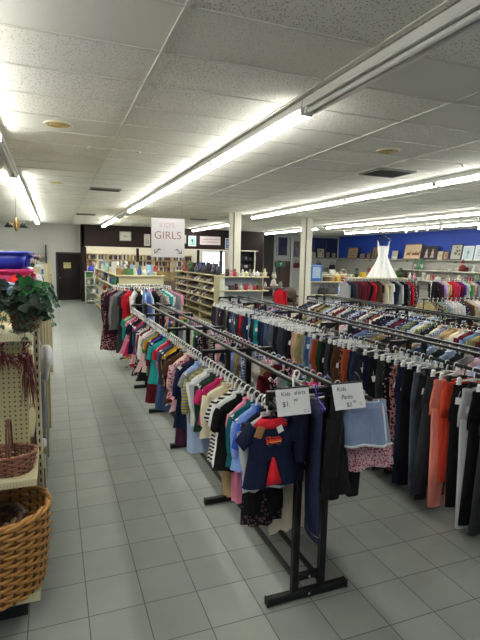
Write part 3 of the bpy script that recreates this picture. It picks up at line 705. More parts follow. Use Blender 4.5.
hung('kids_dress', shirt_mesh(.115, .66, .05, 506, 1.0, .02, 1, .05), fab('141317', 'floral', '4f3a40'), 'long dark floral kids dress behind the plain black one at the rack end', 'dress', (1.075, 2.345, 1.2), .03, KH, 'white', 'white hanger holding the long dark floral kids dress')
# chambray shorts with white piping and pink floral skirt
SKW, SKL = .135, .235
m = MB(); n = 30
def skr(q, e=0.0): return ring(SKW * (.9 + .42 * q ** .7) + e, .022 + .04 * q + e, -.03 - SKL * q, n, .8, .1 + .2 * q, 5, 0, 0, -.12 * q)
m.loft([skr(i / 8) for i in range(9)], False, False)
sk = hung('kids_shorts', m.mesh('shorts'), fab('72829f', 'denim'), 'light blue chambray kids shorts with white piping below the kids pants sign', 'shorts', (1.615, 2.19, 1.2), -.02, hanger_mesh(.1, .01, .004, .028), 'white', 'white clip hanger holding the light blue chambray shorts')
obj('piping', MB().tube(skr(1.0, .002), .0075, 6, closed=True), fab('d7d8da'), sk)
for k_ in (3, 27): obj('piping', MB().tube([skr(i / 8, .003)[k_ % n] for i in range(9)], .006, 6), fab('d7d8da'), sk)
obj('waistband', MB().loft([ring(.14, .028, -.027, n), ring(.14, .03, -.06, n)], False, False), fab('7f8fac', 'denim'), sk)
hung('kids_skirt', skirt_mesh(.155, .40, 511, 1.42, .028, .05), fab('c9a6ab', 'floral', '9c3350', 1.6), 'pink floral kids skirt hanging behind the chambray shorts', 'skirt', (1.65, 2.27, 1.2), -.1, hanger_mesh(.12, .01, .004, .05), 'white', 'white hanger holding the pink floral skirt')
hung('kids_pants', KPA[2], cmat('black'), 'black kids pants hanging behind the pink floral skirt', 'pants', (1.63, 2.4, 1.2), 0, CHM, 'white', 'white clip hanger holding the black pants behind the floral skirt')
hung('kids_shorts', skirt_mesh(.14, .3, 512, 1.2, .024, .085), cmat('charcoal'), 'charcoal kids shorts hanging behind the black kids pants', 'shorts', (1.63, 2.5, 1.2), 0, CHM, 'clear', 'clear clip hanger holding the charcoal shorts')
# price cards
CARD = plain('dcdcdc', .6, var=.01)
def card(label, loc, tilt, lines):
    t = thing('price_sign', label, 'sign', loc)
    rot = (-tilt, 0, 0)
    c = obj('card', MB().box((0, 0, -.0675), (.19, .003, .135)), CARD, t, (0, 0, 0), rot)
    for b, s, x, z, sh in lines: text('lettering', b, s, INK, c, (x, -.0022, z), (PI / 2, 0, 0), 'LEFT', sh)
    obj('holder', MB().box((0, .002, .004), (.205, .008, .01), .002).tube([(-.09, .002, .008), (-.09, .03, .035), (-.09, .06, .045)], .003, 6).tube([(.09, .002, .008), (.09, .03, .035), (.09, .06, .045)], .003, 6), plain('26262a', .4), t)
    return t
card('white handwritten kids shirts price card tied on the near rack end', (1.133, 2.155, 1.298), .3, [('Kids', .03, -.068, -.026, .15), ('shirts', .03, .008, -.024, .1), ('$1.', .036, -.066, -.078, .15), ('99', .024, .0, -.062, .1), ('=', .014, .0, -.078, 0), ('-----', .016, .052, -.112, 0), ('=--=', .018, .054, -.124, 0)])
card('white handwritten kids pants price card tilted above the chambray shorts', (1.462, 2.15, 1.3), .38, [('Kids', .033, -.07, -.027, .15), ('Pants', .033, -.05, -.07, .15), ('$2.', .032, -.025, -.112, .12), ('99', .02, .018, -.1, .1), ('----', .015, .052, -.106, 0), ('==', .018, .056, -.118, 0)])

# GIRLS sign hung from the ceiling over the round rack
t = thing('hanging_sign', 'large white paper GIRLS sign hung from the ceiling over the round rack', 'sign', (1.96, 8.75, 2.3), -.12)
b = obj('board', MB().box((0, 0, 0), (.6, .008, .7)), plain('c9c6c9', .7, var=.02), t)
TXT2 = plain('8a5a50', .8); TXT1 = plain('b68a9e', .8)
text('lettering', "KID'S", .12, TXT1, b, (-.02, -.005, .22), bold=-.001)
text('lettering', 'GIRLS', .195, TXT2, b, (-.005, -.005, .04), bold=-.001)
for sx in (-1, 1):
    a = MB().tube([(sx * .15, -.006, -.2), (sx * .24, -.006, -.275)], .006, 6).tube([(sx * .17, -.006, -.27), (sx * .245, -.006, -.28), (sx * .24, -.006, -.21)], .006, 6).tube([(sx * .13, -.006, -.215), (sx * .19, -.006, -.2)], .006, 6)
    obj('arrow', a, plain('3a3a34', .8), b)
    obj('string', MB().tube([(sx * .25, 0, .35), (sx * .25, 0, .935)], .0025, 5), plain('8f8c84', .6), t)

# white wedding dress over the coat rack
t = thing('wedding_dress', 'white sleeveless wedding gown hung high above the coat rack', 'dress', (8.22, 10.72, 2.62), -.35)
m = MB()
sp = [(.155, .09, 2.36), (.15, .1, 2.3), (.14, .1, 2.2), (.125, .09, 2.1), (.15, .11, 2.02), (.2, .15, 1.9), (.27, .2, 1.77), (.34, .24, 1.64), (.4, .28, 1.53)]
m.loft([ring(a_, b_, z_ - 2.62, 44, .5, .01 + .02 * i, 11) for i, (a_, b_, z_) in enumerate(sp)], False, False)
WD = fab('f2f2f4')
gw = obj('gown', m, WD, t)
obj('bodice_trim', MB().tube(ring(.156, .091, 2.355 - 2.62, 44, .5, .01, 11), .008, 6, closed=True), fab('d6d6da'), gw)
for sx in (-1, 1): obj('shoulder_strap', MB().tube([(sx * .13, -.05, -.26), (sx * .15, -.02, -.16), (sx * .165, 0, -.11), (sx * .15, .02, -.16), (sx * .13, .05, -.26)], .009, 6), WD, t)
h = thing('dress_hanger', 'black hanger on a ceiling wire holding the white wedding gown', 'hanger', (8.22, 10.72, 2.62), -.35)
obj('hanger_arms', MB().tube([(-.2, 0, -.12), (-.1, 0, -.05), (0, 0, -.01), (.1, 0, -.05), (.2, 0, -.12)], .014, 8).tube([(-.2, 0, -.12), (.2, 0, -.12)], .006, 6), HCOL['black'], h)
obj('hook', MB().tube([(0, 0, -.02), (0, 0, .05), (.02, 0, .08), (.0, 0, .105), (-.02, 0, .08)], .007, 8).box((0, 0, .0), (.05, .03, .06), .006), HCOL['black'], h)
obj('ceiling_wire', MB().tube([(0, 0, .1), (0, 0, HC - 2.62)], .0022, 5), plain('8e8e8e', .4, .6), h)

# ------------------------------------------------------------------ left shelving
CREAM = plain('c9c09d', .5, var=.05, scale=5)
def pegboard_mat():
    m, nt, b = base('pegboard'); N, L = nt.nodes, nt.links
    tc = N.new('ShaderNodeTexCoord'); sp = N.new('ShaderNodeSeparateXYZ'); L.new(tc.outputs['Object'], sp.inputs[0])
    def fr(o):
        d = N.new('ShaderNodeMath'); d.operation = 'DIVIDE'; d.inputs[1].default_value = .0285; L.new(o, d.inputs[0])
        f = N.new('ShaderNodeMath'); f.operation = 'FRACT'; L.new(d.outputs[0], f.inputs[0])
        s = N.new('ShaderNodeMath'); s.operation = 'SUBTRACT'; s.inputs[1].default_value = .5; L.new(f.outputs[0], s.inputs[0])
        q = N.new('ShaderNodeMath'); q.operation = 'POWER'; q.inputs[1].default_value = 2; 
        a = N.new('ShaderNodeMath'); a.operation = 'ABSOLUTE'; L.new(s.outputs[0], a.inputs[0]); L.new(a.outputs[0], q.inputs[0]); return q.outputs[0]
    ad = N.new('ShaderNodeMath'); L.new(fr(sp.outputs['X']), ad.inputs[0]); L.new(fr(sp.outputs['Z']), ad.inputs[1])
    lt = N.new('ShaderNodeMath'); lt.operation = 'LESS_THAN'; lt.inputs[1].default_value = .03; L.new(ad.outputs[0], lt.inputs[0])
    mx = N.new('ShaderNodeMix'); mx.data_type = 'RGBA'; mx.inputs[6].default_value = lin('c2b78f'); mx.inputs[7].default_value = lin('3c3527')
    L.new(lt.outputs[0], mx.inputs[0]); L.new(mx.outputs[2], b.inputs['Base Color']); b.inputs['Roughness'].default_value = .7
    return m
t = thing('shelf_end_display', 'cream metal end display of shelves with pegboard back beside the aisle', 'shelf', (-.56, 2.8, 0))
ox, oy = .56, -2.8
obj('base_deck', MB().box((0, -.0, .163), (.9, .5, .054), .006), CREAM, t)
obj('kick_plate', MB().box((-.03, .05, .06), (.82, .4, .12)), plain('141414', .6), t)
pb = obj('pegboard', MB().box((-.02, .235, .94), (.84, .012, 1.5)), pegboard_mat(), t)
def shelf_bm(z, d=.42): return MB().box((0, .02, z - .012), (.9, d, .024), .003).box((0, .02 - d / 2, z - .022), (.9, .02, .044), .005)
for z in (.8, 1.567):
    s = obj('shelf', shelf_bm(z), CREAM, t)
    m = MB()
    for k in range(60): m.box((-.43 + k * .0145, .02 - .21 - .0105, z - .024), (.0025, .002, .012))
    obj('price_rail_marks', m, plain('8d866c', .6), s)
    obj('bracket', MB().box((.44, .1, z - .05), (.006, .25, .06), .002), CREAM, s)
for sx in (-.455, .455):
    u_ = obj('upright', MB().box((sx, .23, .95), (.032, .04, 1.52), .003), CREAM, t)
    m = MB(); z = .25
    while z < 1.68:
        m.box((sx, .2095, z), (.008, .003, .026)); z += .05
    obj('slot_pattern', m, plain('17150f', .9), u_)
# gondola behind the end display
t = thing('aisle_shelving', 'long cream shelving unit behind the end display along the aisle', 'shelf', (-.56, 3.1, 0))
obj('centre_panel', MB().box((0, 2.8, .95), (.03, 5.3, 1.6)), pegboard_mat(), t)
for z in (.17, .6, 1.0, 1.35): obj('shelf', MB().box((0, 2.8, z), (.84, 5.3, .03), .004), CREAM, t)
obj('top_shelf', MB().box((0, 2.75, 1.685), (.87, 5.4, .03), .005), CREAM, t)
obj('kick_plate', MB().box((0, 2.8, .075), (.78, 5.3, .15)), plain('26241f', .6), t)
for yy, xx in ((1.2, .44), (1.75, .452), (2.6, .47), (5.4, .49)):
    obj('post', MB().box((xx, yy, .93), (.05, .05, 1.86), .004), CREAM, t)
# wicker hamper: woven strands round upright stakes
def wicker(name, label, cat, loc, rx, ry, h, c1, c2, rows, stakes, taper=.86, handle=False, floorm=True, strand=None, group=None, rz=0.0):
    t = thing(name, label, cat, loc, rz, group)
    A = fab(c1, 'plain'); A2 = plain(c1, .55, var=.3, scale=30)
    sr = strand or h / rows * .48
    wv = MB()
    for i in range(rows):
        q = (i + .5) / rows; s = taper + (1 - taper) * math.sin(q * PI / 2)
        pts = []
        n = stakes * 2
        for k in range(n):
            a = 2 * PI * k / n
            d = (1 if (k // 1 + i) % 2 else -1) * sr * .9 if k % 2 == 0 else 0
            d = sr * .9 * math.cos(PI * (k / 2 + i)) if k % 2 == 0 else 0
            pts.append(((rx * s + d) * math.cos(a), (ry * s + d) * math.sin(a), h * q))
        wv.tube(pts, sr, 5, closed=True)
    obj('woven_wall', wv, A2, t)
    st = MB()
    for k in range(stakes):
        a = 2 * PI * k / stakes
        st.tube([((rx * (taper + (1 - taper) * math.sin(q * PI / 2))) * math.cos(a), (ry * (taper + (1 - taper) * math.sin(q * PI / 2))) * math.sin(a), h * q) for q in (0, .25, .5, .75, 1)], sr * .8, 5)
    obj('stakes', st, plain(c2, .6, var=.25, scale=30), t)
    rim = MB()
    for ph in (0, PI):
        rim.tube([((rx + sr * .8 * math.cos(9 * a + ph)) * math.cos(a), (ry + sr * .8 * math.cos(9 * a + ph)) * math.sin(a), h + sr * .8 * math.sin(9 * a + ph)) for a in [2 * PI * k / 90 for k in range(90)]], sr * 1.15, 6, closed=True)
    obj('braided_rim', rim, A2, t)
    if floorm: obj('base', MB().lathe([(taper, .0), (taper, .012)], 30, (0, 0, 0), rx, ry), plain(c2, .7, var=.25, scale=30), t)
    if handle:
        hd = MB()
        for o_ in (-.006, .006): hd.tube([(o_, -ry * math.cos(a), h * .8 + (handle) * math.sin(a)) for a in [PI * k / 16 for k in range(17)]], sr * .9, 6)
        obj('handle', hd, plain(c2, .6, var=.25, scale=30), t)
    return t
wicker('wicker_hamper', 'large round tan wicker hamper standing on the bottom deck of the end display', 'basket', (-.365, 2.69, .191), .305, .265, .435, 'b07d3e', '5d3f1e', 18, 30, .88, strand=.0105)
wicker('wicker_hamper', 'dark brown basket lying inside the large tan wicker hamper', 'basket', (-.4, 2.7, .22), .2, .16, .34, '4a3321', '2e2016', 11, 24, .85)
wicker('gift_basket', 'small reddish wicker basket with arched handle on the middle shelf', 'basket', (-.245, 2.73, .802), .13, .1, .105, '8a5b47', '5f3a2e', 8, 22, .8, .2)
# plant basket: ivy and fern
t = thing('potted_plant', 'artificial ivy and fern in a brown woven basket on the top shelf', 'plant', (-.142, 2.72, 1.569))
m = MB(); 
pr_ = [(.055, 0), (.066, .03), (.073, .075), (.076, .125), (.077, .135)]
m.lathe(pr_, 24)
for i in range(9):
    z = .01 + i * .015; r_ = .058 + .021 * min(1, i / 7)
    m.tube([((r_ + .004 * math.cos(12 * a + (i % 2) * PI)) * math.cos(a), (r_ + .004 * math.cos(12 * a + (i % 2) * PI)) * math.sin(a), z) for a in [2 * PI * k / 72 for k in range(72)]], .0065, 5, closed=True)
obj('basket', m, plain('6d4a32', .6, var=.35, scale=40), t)
def leaf(mb, p, d, nrm, L, W):
    p = Vector(p); d = Vector(d).normalized(); s = d.cross(Vector(nrm)).normalized(); u2 = s.cross(d).normalized()
    pts = []
    for q, w_ in ((0, .05), (.2, .8), (.45, 1), (.75, .62), (1, .0)):
        c = p + d * L * q + u2 * (-.18 * L * q * q)
        pts.append((c - s * W * w_ + u2 * W * w_ * .25, c, c + s * W * w_ + u2 * W * w_ * .25))
    vsx = [x_ for tr_ in pts for x_ in tr_]; fs = []
    for i in range(4):
        for j_ in range(2): fs.append((i * 3 + j_, i * 3 + j_ + 1, i * 3 + j_ + 4, i * 3 + j_ + 3))
    mb.add(vsx, fs, True)
rl = random.Random(2)
iv, fe, stm, lig = MB(), MB(), MB(), MB()
for i in range(150):
    a = rl.uniform(0, 2 * PI); rr = rl.uniform(.02, .17); el = rl.uniform(0, 1)
    z = .16 + .11 * el * (1 - rr / .25) + rl.uniform(-.05, .03) - max(0, rr - .1) * .9
    px, py = rr * math.cos(a) * .85 - .065, rr * math.sin(a) * .8 - .03
    leaf(iv, (px, py, z), (math.cos(a), math.sin(a), rl.uniform(-.9, .3)), (rl.uniform(-.4, .4), -1, .6), rl.uniform(.04, .065), rl.uniform(.017, .028))
for i in range(17):
    a = rl.uniform(0, 2 * PI); rr = rl.uniform(.0, .05)
    leaf(lig, (.035 + rr * math.cos(a), -.06 + rr * math.sin(a) * .6, .225 + rl.uniform(-.03, .02)), (math.cos(a), -.3, rl.uniform(-.3, .9)), (0, -1, .4), rl.uniform(.045, .06), .02)
for (dx, dy, dn, ln) in ((.17, -.06, -.1, .2), (.16, .03, -.06, .19), (-.03, -.12, -.2, .26), (.1, -.1, -.16, .22), (-.12, -.08, -.2, .24), (-.16, .03, -.12, .2), (.05, -.12, -.22, .24), (.14, -.02, -.13, .19), (.0, -.13, -.26, .2), (.03, -.11, -.3, .2), (.15, -.05, -.2, .2), (-.06, -.12, -.28, .2)):
    path = [Vector((dx * q * .9, dy * q, .17 + .09 * math.sin(q * 2.4) + dn * q * q)) for q in [k / 12 for k in range(13)]]
    stm.tube(path, .0016, 4)
    for k in range(2, 13):
        tng = (path[k] - path[k - 1]).normalized(); sd = tng.cross(Vector((0, 0, 1))).normalized()
        for sg in (-1, 1):
            leaf(fe, path[k], sd * sg + tng * .5, (0, 0, 1), .05 * math.sin(PI * (k + 1.5) / 15) + .012, .011)
            leaf(fe, path[k] + tng * -.006, sd * sg + tng * .6 + Vector((0, 0, .3)), (0, 0, 1), .042 * math.sin(PI * (k + 1.5) / 15) + .01, .01)
obj('ivy_leaves', iv, plain('13241a', .75, spec=.25, var=.4, scale=12), t)
obj('broad_leaves', lig, plain('215a2b', .6, spec=.3, var=.3, scale=14), t)
obj('fern_fronds', fe, plain('587a68', .6, var=.3, scale=20), t)
obj('stems', stm, plain('2a3a26', .7), t)
# red twig wreath with hanging tail
t = thing('twig_wreath', 'dark red twig wreath with hanging tail on the pegboard under the top shelf', 'wreath', (-.222, 2.93, 1.44))
m = MB(); rl = random.Random(9)
for i in range(170):
    a = rl.uniform(0, 2 * PI); r0 = rl.uniform(.055, .1)
    p = Vector((r0 * math.cos(a), rl.uniform(-.05, .03), r0 * math.sin(a) * .8)); tg = Vector((-math.sin(a), rl.uniform(-.35, .1), math.cos(a) * .8)) * rl.choice((1, 1, -1)) + Vector((math.cos(a), 0, math.sin(a))) * rl.uniform(.1, .7)
    ln = rl.uniform(.05, .1)
    if p.x + tg.x * ln > .11: continue
    p = Vector((p.x * .85, p.y, p.z)); m.tube([p, p + tg * ln * .5 + Vector((0, -.01, 0)), p + tg * ln + Vector((0, 0, -.02))], [.0026, .0022, .001], 4)
obj('twigs', m, plain('7d2836', .6, var=.35, scale=30), t)
m = MB()
for i in range(46):
    x0_, y0_ = .075 + rl.uniform(-.02, .02), rl.uniform(-.03, .02)
    sp_ = rl.uniform(-.05, .045); ln = rl.uniform(.16, .33)
    m.tube([(x0_, y0_, -.05), (x0_ + sp_ * .45, y0_ - .01, -.05 - ln * .5), (x0_ + sp_ * .9, y0_ - .01, -.05 - ln)], [.0022, .0018, .0008], 4)
obj('hanging_tail', m, plain('6d3436', .6, var=.35, scale=30), t)
m = MB()
for i in range(16):
    a = rl.uniform(0, 2 * PI); m.ball((.075 * math.cos(a), -.055, .06 * math.sin(a)), .008, 8, 5)
obj('berries', m, plain('b98a92', .4, var=.3), t)
# totes and bits on top
def tote(label, col, loc, sx, sy, h, rz=0.0):
    t = thing('storage_tote', label, 'storage bin', loc, rz)
    m_ = plain(col, .32, var=.05)
    def rr(x_, y_, z_, c=.05, n=6):
        out = []
        for cx, cy, a0 in ((x_ - c, y_ - c, 0), (-x_ + c, y_ - c, PI / 2), (-x_ + c, -y_ + c, PI), (x_ - c, -y_ + c, 1.5 * PI)):
            for k in range(n): a = a0 + PI / 2 * k / (n - 1); out.append((cx + c * math.cos(a), cy + c * math.sin(a), z_))
        return out
    obj('tub', MB().loft([rr(sx * .9, sy * .88, 0), rr(sx * .98, sy * .98, h * .96), rr(sx * .965, sy * .965, h * .96), rr(sx * .885, sy * .865, .006)], True, True), m_, t)
    obj('rim', MB().loft([rr(sx * .97, sy * .97, h * .86), rr(sx * 1.03, sy * 1.04, h * .84), rr(sx * 1.04, sy * 1.05, h * .97), rr(sx * 1.02, sy * 1.02, h), rr(sx * .97, sy * .97, h * .98)], False, False), m_, t)
    for s_ in (-1, 1): obj('handle', MB().box((s_ * sx * 1.02, 0, h * .72), (.03, sy * .8, h * .16), .008), m_, t)
    m = MB()
    for s_ in (-1, 1):
        for k in range(5): m.box((s_ * sx * .95, (-.5 + k * .25) * sy * .9, h * .42), (.012, .014, h * .6), .003, Matrix.Rotation(s_ * .1, 3, 'Y'))
    obj('rib_pattern', m, m_, t)
    return t
tote('hot pink plastic storage tote stacked under the blue tote', 'c4226e', (-.475, 3.72, 1.703), .335, .24, .155, .04)
tote('royal blue plastic storage tote stacked on the pink tote', '2538b4', (-.49, 3.74, 1.86), .34, .25, .115, -.05)
def blob(name, label, cat, loc, r, mat, seed, amp=.18, n=18, k=10, group=None, flat=True):
    rl = random.Random(seed); m = MB(); ph = [rl.uniform(0, 6) for _ in range(6)]
    rings = []
    for i in range(k + 1):
        th = PI * (i + .04) / (k + .08)
        row = []
        for j in range(n):
            a = 2 * PI * j / n
            f = 1 + amp * (math.sin(3 * a + ph[0] + 2 * th) * .5 + math.sin(5 * a - 3 * th + ph[1]) * .35 + math.sin(7 * th + 2 * a + ph[2]) * .3)
            row.append((r[0] * f * math.sin(th) * math.cos(a), r[1] * f * math.sin(th) * math.sin(a), max(-r[2], -r[2] * 1.15 * f * math.cos(th)) + r[2]))
        rings.append(row)
    m.loft(rings)
    return tag(obj(name, m, mat, None, loc), label, cat, group)
blob('folded_cloth', 'crumpled light blue cloth on the shelving under the pink tote', 'cloth', (-.3, 3.24, 1.701), (.13, .1, .04), fab('7f9cc4'), 1)
blob('folded_cloth', 'crumpled bright red cloth on the shelving before the pink tote', 'cloth', (-.205, 3.34, 1.701), (.06, .06, .055), fab('c9261f'), 2, .25)
blob('folded_cloth', 'crumpled white lace cloth at the shelf edge beside the pink tote', 'cloth', (-.135, 4.0, 1.701), (.06, .2, .05), fab('cfc9cb', 'floral', 'a89da0', 2), 3, .25)
o = tag(obj('gift_box', MB().box((0, 0, .035), (.09, .07, .07), .004), fab('c23a34', 'vstripe', 'e3ded8'), None, (-.155, 3.17, 1.701), (0, 0, .5)), 'small red and white striped box behind the potted ivy', 'box')
o = tag(obj('toy_block', MB().box((0, 0, .05), (.09, .1, .1), .01), plain('c7b04a', .5), None, (-.36, 2.75, 1.569)), 'yellow box on the top shelf left of the potted ivy', 'box')
t = thing('drink_carton', 'light blue and white carton standing behind the blue tote', 'carton', (-.11, 4.36, 1.701), .1); t.scale = (.62, .62, .8)
obj('body', MB().box((0, 0, .085), (.1, .08, .17), .003), plain('3f8fc9', .5), t); obj('top_flap', MB().box((0, 0, .185), (.1, .05, .03), .003).box((0, 0, .205), (.1, .008, .025)), plain('dfe3e6', .5), t); obj('label_band', MB().box((.0, 0, .1), (.102, .082, .04), .003), plain('d7dde2', .5), t)
t = thing('flower_bunch', 'bunch of artificial pink flowers with leaves behind the blue tote', 'flowers', (-.2, 4.75, 1.701))
f1, f2 = MB(), MB(); rl = random.Random(4)
for i in range(14):
    p = Vector((rl.uniform(-.12, .1), rl.uniform(-.08, .08), .2 + rl.uniform(-.05, .08)))
    f2.tube([(p.x * .2, p.y * .2, 0), p], .003, 5)
    if i % 3: 
        for q in range(5): f1.ball((p.x + .014 * math.cos(q * 1.256), p.y + .006, p.z + .014 * math.sin(q * 1.256)), .011, 6, 4)
    for q in range(3): leaf(f2, p * .9, (rl.uniform(-1, 1), rl.uniform(-1, 1), rl.uniform(-.3, .6)), (0, 0, 1), .07, .02)
obj('blossoms', f1, plain('b48a90', .6, var=.3), t); obj('foliage', f2, plain('2c4a2a', .6, var=.3), t)
# goods hung on the aisle side
t = thing('plastic_bag', 'white plastic bag hanging from the cream shelving at the aisle', 'bag', (-.072, 3.62, 1.17))
m = MB(); m.loft([ring(.03, .03, .15, 16, 0, .3), ring(.045, .05, .13, 16, 1, .3), ring(.05, .09, .09, 16, 1.5, .22), ring(.052, .11, .03, 16, 2, .2), ring(.03, .07, -.02, 16, 2.4, .25), ring(.012, .03, -.1, 16, 3, .3)])
obj('bag_body', m, plain('c9c9cc', .35, var=.08, scale=12, bump=.6), t)
obj('bag_handle', MB().tube([(-.02, -.02, .13), (-.035, -.02, .18), (-.055, 0, .2), (-.035, .02, .18), (-.02, .02, .13)], .006, 6), plain('c9c9cc', .35), t)
o = thing('flat_pack', 'tall grey flat package leaning below the white plastic bag', 'package', (-.105, 3.66, .7))
obj('sleeve', MB().box((.0, 0, .19), (.05, .3, .4), .004), plain('7d828c', .4, var=.15, scale=6), o); obj('printed_panel', MB().box((.026, -.06, .14), (.002, .14, .2)), plain('3b3f9a', .5, var=.2), o)
o = tag(obj('carton', MB().box((0, 0, .05), (.07, .22, .1), .004), plain('5a3f96', .5, var=.25, scale=9), None, (-.12, 3.66, .616)), 'small purple carton on the shelf under the grey flat package', 'box')
o = tag(obj('carton', MB().box((0, 0, .14), (.08, .26, .28), .004), plain('8f8f88', .5, var=.25, scale=9), None, (-.13, 3.62, .186)), 'grey carton on the lowest shelf below the purple carton', 'box')
o = tag(obj('price_ticket', MB().ball((0, 0, 0), (.02, .01, .03), 8, 6), plain('c9c9d2', .3), None, (-.085, 3.02, .83)), 'small clear plastic ticket holder on the shelf upright above the hamper', 'ticket holder')
# chandelier
t = thing('pendant_lamp', 'small brass pendant lamp with two dark green shades over the shelving', 'lamp', (-.752, 12, 2.52))
BR = plain('9a7a3a', .3, .8)
obj('cord', MB().tube([(0, 0, .22), (0, 0, HC - 2.5)], .006, 6), plain('6a6355', .5), t)
obj('brass_body', MB().lathe([(.012, -.07), (.03, -.03), (.05, .02), (.03, .08), (.045, .12), (.02, .18), (.01, .24)], 14), BR, t)
for sx in (-1, 1):
    obj('arm', MB().tube([(0, 0, .05), (sx * .1, 0, .1), (sx * .16, 0, .13)], .01, 8), BR, t)
    obj('lamp_shade', MB().lathe([(.025, .11), (.1, .0), (.095, .0), (.02, .105)], 18, (sx * .15, 0, .02), cap=False), plain('0b1712', .35), t)
# white wall shelving on the back wall, left of the office door
t = thing('wall_shelving', 'white slatted wall shelving on the back wall left of the office door', 'shelf', (-1.3, 22.2, 0))
m = MB()
for k in range(14): m.box((0, .04, .95 + k * .11), (2.2, .03, .1), .003)
obj('slat_panel', m, plain('c9c9c6', .5), t)
for z in (1.5, 1.9): obj('shelf', MB().box((0, -.12, z), (2.2, .3, .03), .004), plain('cfcfca', .5), t)
obj('end_bracket', MB().box((1.02, -.15, 1.9), (.06, .34, .9), .004), plain('232022', .5), t)
t = thing('vacuum_cleaner', 'slim dark blue upright vacuum cleaner standing by the office door', 'vacuum cleaner', (-.1, 21.8, 0), .3)
VB = plain('25304f', .4)
obj('cleaner_head', MB().box((0, -.1, .06), (.26, .3, .1), .02), plain('1d1d22', .4), t)
obj('dust_body', MB().loft([ring(.1, .1, .08), ring(.11, .12, .3), ring(.09, .1, .62), ring(.04, .05, .72)]), VB, t)
obj('handle', MB().tube([(0, .02, .7), (0, .06, 1.0), (0, .03, 1.12), (0, -.04, 1.1)], .018, 8), plain('1a1a1e', .4), t)
tag(obj('carton', MB().box((0, 0, .14), (.24, .2, .28), .006), plain('b9b6ae', .7), None, (.0, 21.9, 0)), 'small pale carton on the floor next to the office door', 'box')

# ------------------------------------------------------------------ small goods
def m_vase(): return MB().lathe([(.03, 0), (.05, .05), (.055, .1), (.025, .16), (.022, .19), (.035, .21), (.03, .21), (.018, .18)], 14)
def m_mug(): return MB().lathe([(.036, 0), (.04, .01), (.04, .1), (.035, .1), (.034, .015)], 14).tube([(.038, 0, .08), (.065, 0, .075), (.068, 0, .045), (.038, 0, .025)], .006, 6)
def m_bowl(): return MB().lathe([(.03, 0), (.035, .01), (.08, .06), (.1, .075), (.094, .075), (.03, .018)], 18)
def m_figurine():
    m = MB().lathe([(.045, 0), (.05, .02), (.05, .07), (.032, .11), (.02, .125)], 12); m.ball((0, 0, .15), .034, 10, 6)
    m.tube([(-.045, 0, .09), (-.07, -.02, .06)], .012, 6).tube([(.045, 0, .09), (.065, -.02, .1)], .012, 6); return m.lathe([(.03, .172), (.012, .2), (.002, .21)], 10)
def m_box(): return MB().box((0, 0, .07), (.16, .14, .14), .004).box((0, -.071, .07), (.11, .004, .08)).box((0, 0, .141), (.17, .15, .012), .003)
def m_jar(): return MB().lathe([(.05, 0), (.055, .01), (.055, .12), (.04, .14), (.04, .15), (.048, .152), (.048, .18), (.0, .182)], 14)
def m_teapot(): return MB().lathe([(.04, 0), (.07, .04), (.075, .08), (.05, .12), (.02, .125), (.016, .15), (.0, .155)], 14).tube([(.065, 0, .05), (.1, 0, .08), (.115, 0, .12)], .013, 6).tube([(-.06, 0, .1), (-.11, 0, .1), (-.11, 0, .05), (-.065, 0, .04)], .008, 6)
def m_binder(): return MB().box((0, 0, .13), (.06, .2, .26), .005).box((0, -.101, .16), (.036, .003, .07)).box((.0, 0, .13), (.05, .205, .23))
def m_basket():
    m = MB().lathe([(.07, 0), (.1, .1), (.108, .11), (.095, .11), (.066, .012)], 18)
    return m.tube([(.1 * math.cos(PI * k / 12), 0, .1 + .13 * math.sin(PI * k / 12)) for k in range(13)], .007, 6)
def m_plush():
    m = MB(); m.ball((0, 0, .08), (.07, .06, .08)); m.ball((0, -.01, .19), .06); m.ball((-.045, 0, .24), .022, 8, 5); m.ball((.045, 0, .24), .022, 8, 5); m.ball((-.06, -.06, .03), (.03, .045, .028), 8, 5); m.ball((.06, -.06, .03), (.03, .045, .028), 8, 5); m.ball((0, -.062, .18), .022, 8, 5)
    return m.ball((-.08, -.02, .11), (.025, .025, .05), 8, 5).ball((.08, -.02, .11), (.025, .025, .05), 8, 5)
def m_handbag():
    m = MB(); m.loft([ring(.15, .055, .0, 20, 0, .03), ring(.16, .06, .06, 20, 0, .04), ring(.14, .045, .16, 20, 0, .05), ring(.11, .02, .2)], True, True)
    return m.tube([(-.08, 0, .18), (-.07, 0, .27), (0, 0, .32), (.07, 0, .27), (.08, 0, .18)], .009, 6)
def m_boot():
    m = MB(); m.loft([ring(.05, .055, .28), ring(.045, .05, .15), ring(.045, .055, .08, cy=-.01)], True, True)
    return m.loft([ring(.042, .13, .0, cy=-.06), ring(.044, .132, .03, cy=-.06), ring(.04, .11, .07, cy=-.05), ring(.03, .05, .1, cy=-.01)], True, True)
def m_shoe():
    m = MB().loft([ring(.04, .125, .0), ring(.043, .13, .012), ring(.041, .127, .022), ring(.04, .12, .035), ring(.035, .09, .06, cy=.02), ring(.03, .06, .085, cy=.05), ring(.024, .05, .08, cy=.052), ring(.02, .04, .045, cy=.05)], True, True)
    return m.box((0, .085, -.0), (.06, .07, .02), .004)
def m_heel():
    m = MB().loft([[(x_ * w_, y_, z_ + dz) for x_, dz in ((-1, 0), (-.7, .028), (0, .04), (.7, .028), (1, 0), (.7, -.008), (-.7, -.008))] for w_, y_, z_ in ((.006, -.13, .012), (.034, -.1, .012), (.04, -.05, .015), (.03, .0, .04), (.028, .06, .07), (.026, .1, .075))])
    return m.lathe([(.007, 0), (.01, .07)], 8, (0, .09, 0))
def m_flowerpot():
    m = MB().lathe([(.045, 0), (.06, .09), (.066, .09), (.066, .11), (.05, .11)], 14); rl = random.Random(31)
    for i in range(34):
        a = rl.uniform(0, 6.28); leaf(m, (.02 * math.cos(a), .02 * math.sin(a), .11 + rl.uniform(0, .12)), (math.cos(a), math.sin(a), rl.uniform(0, 1.3)), (0, 0, 1), .09, .022)
    return m
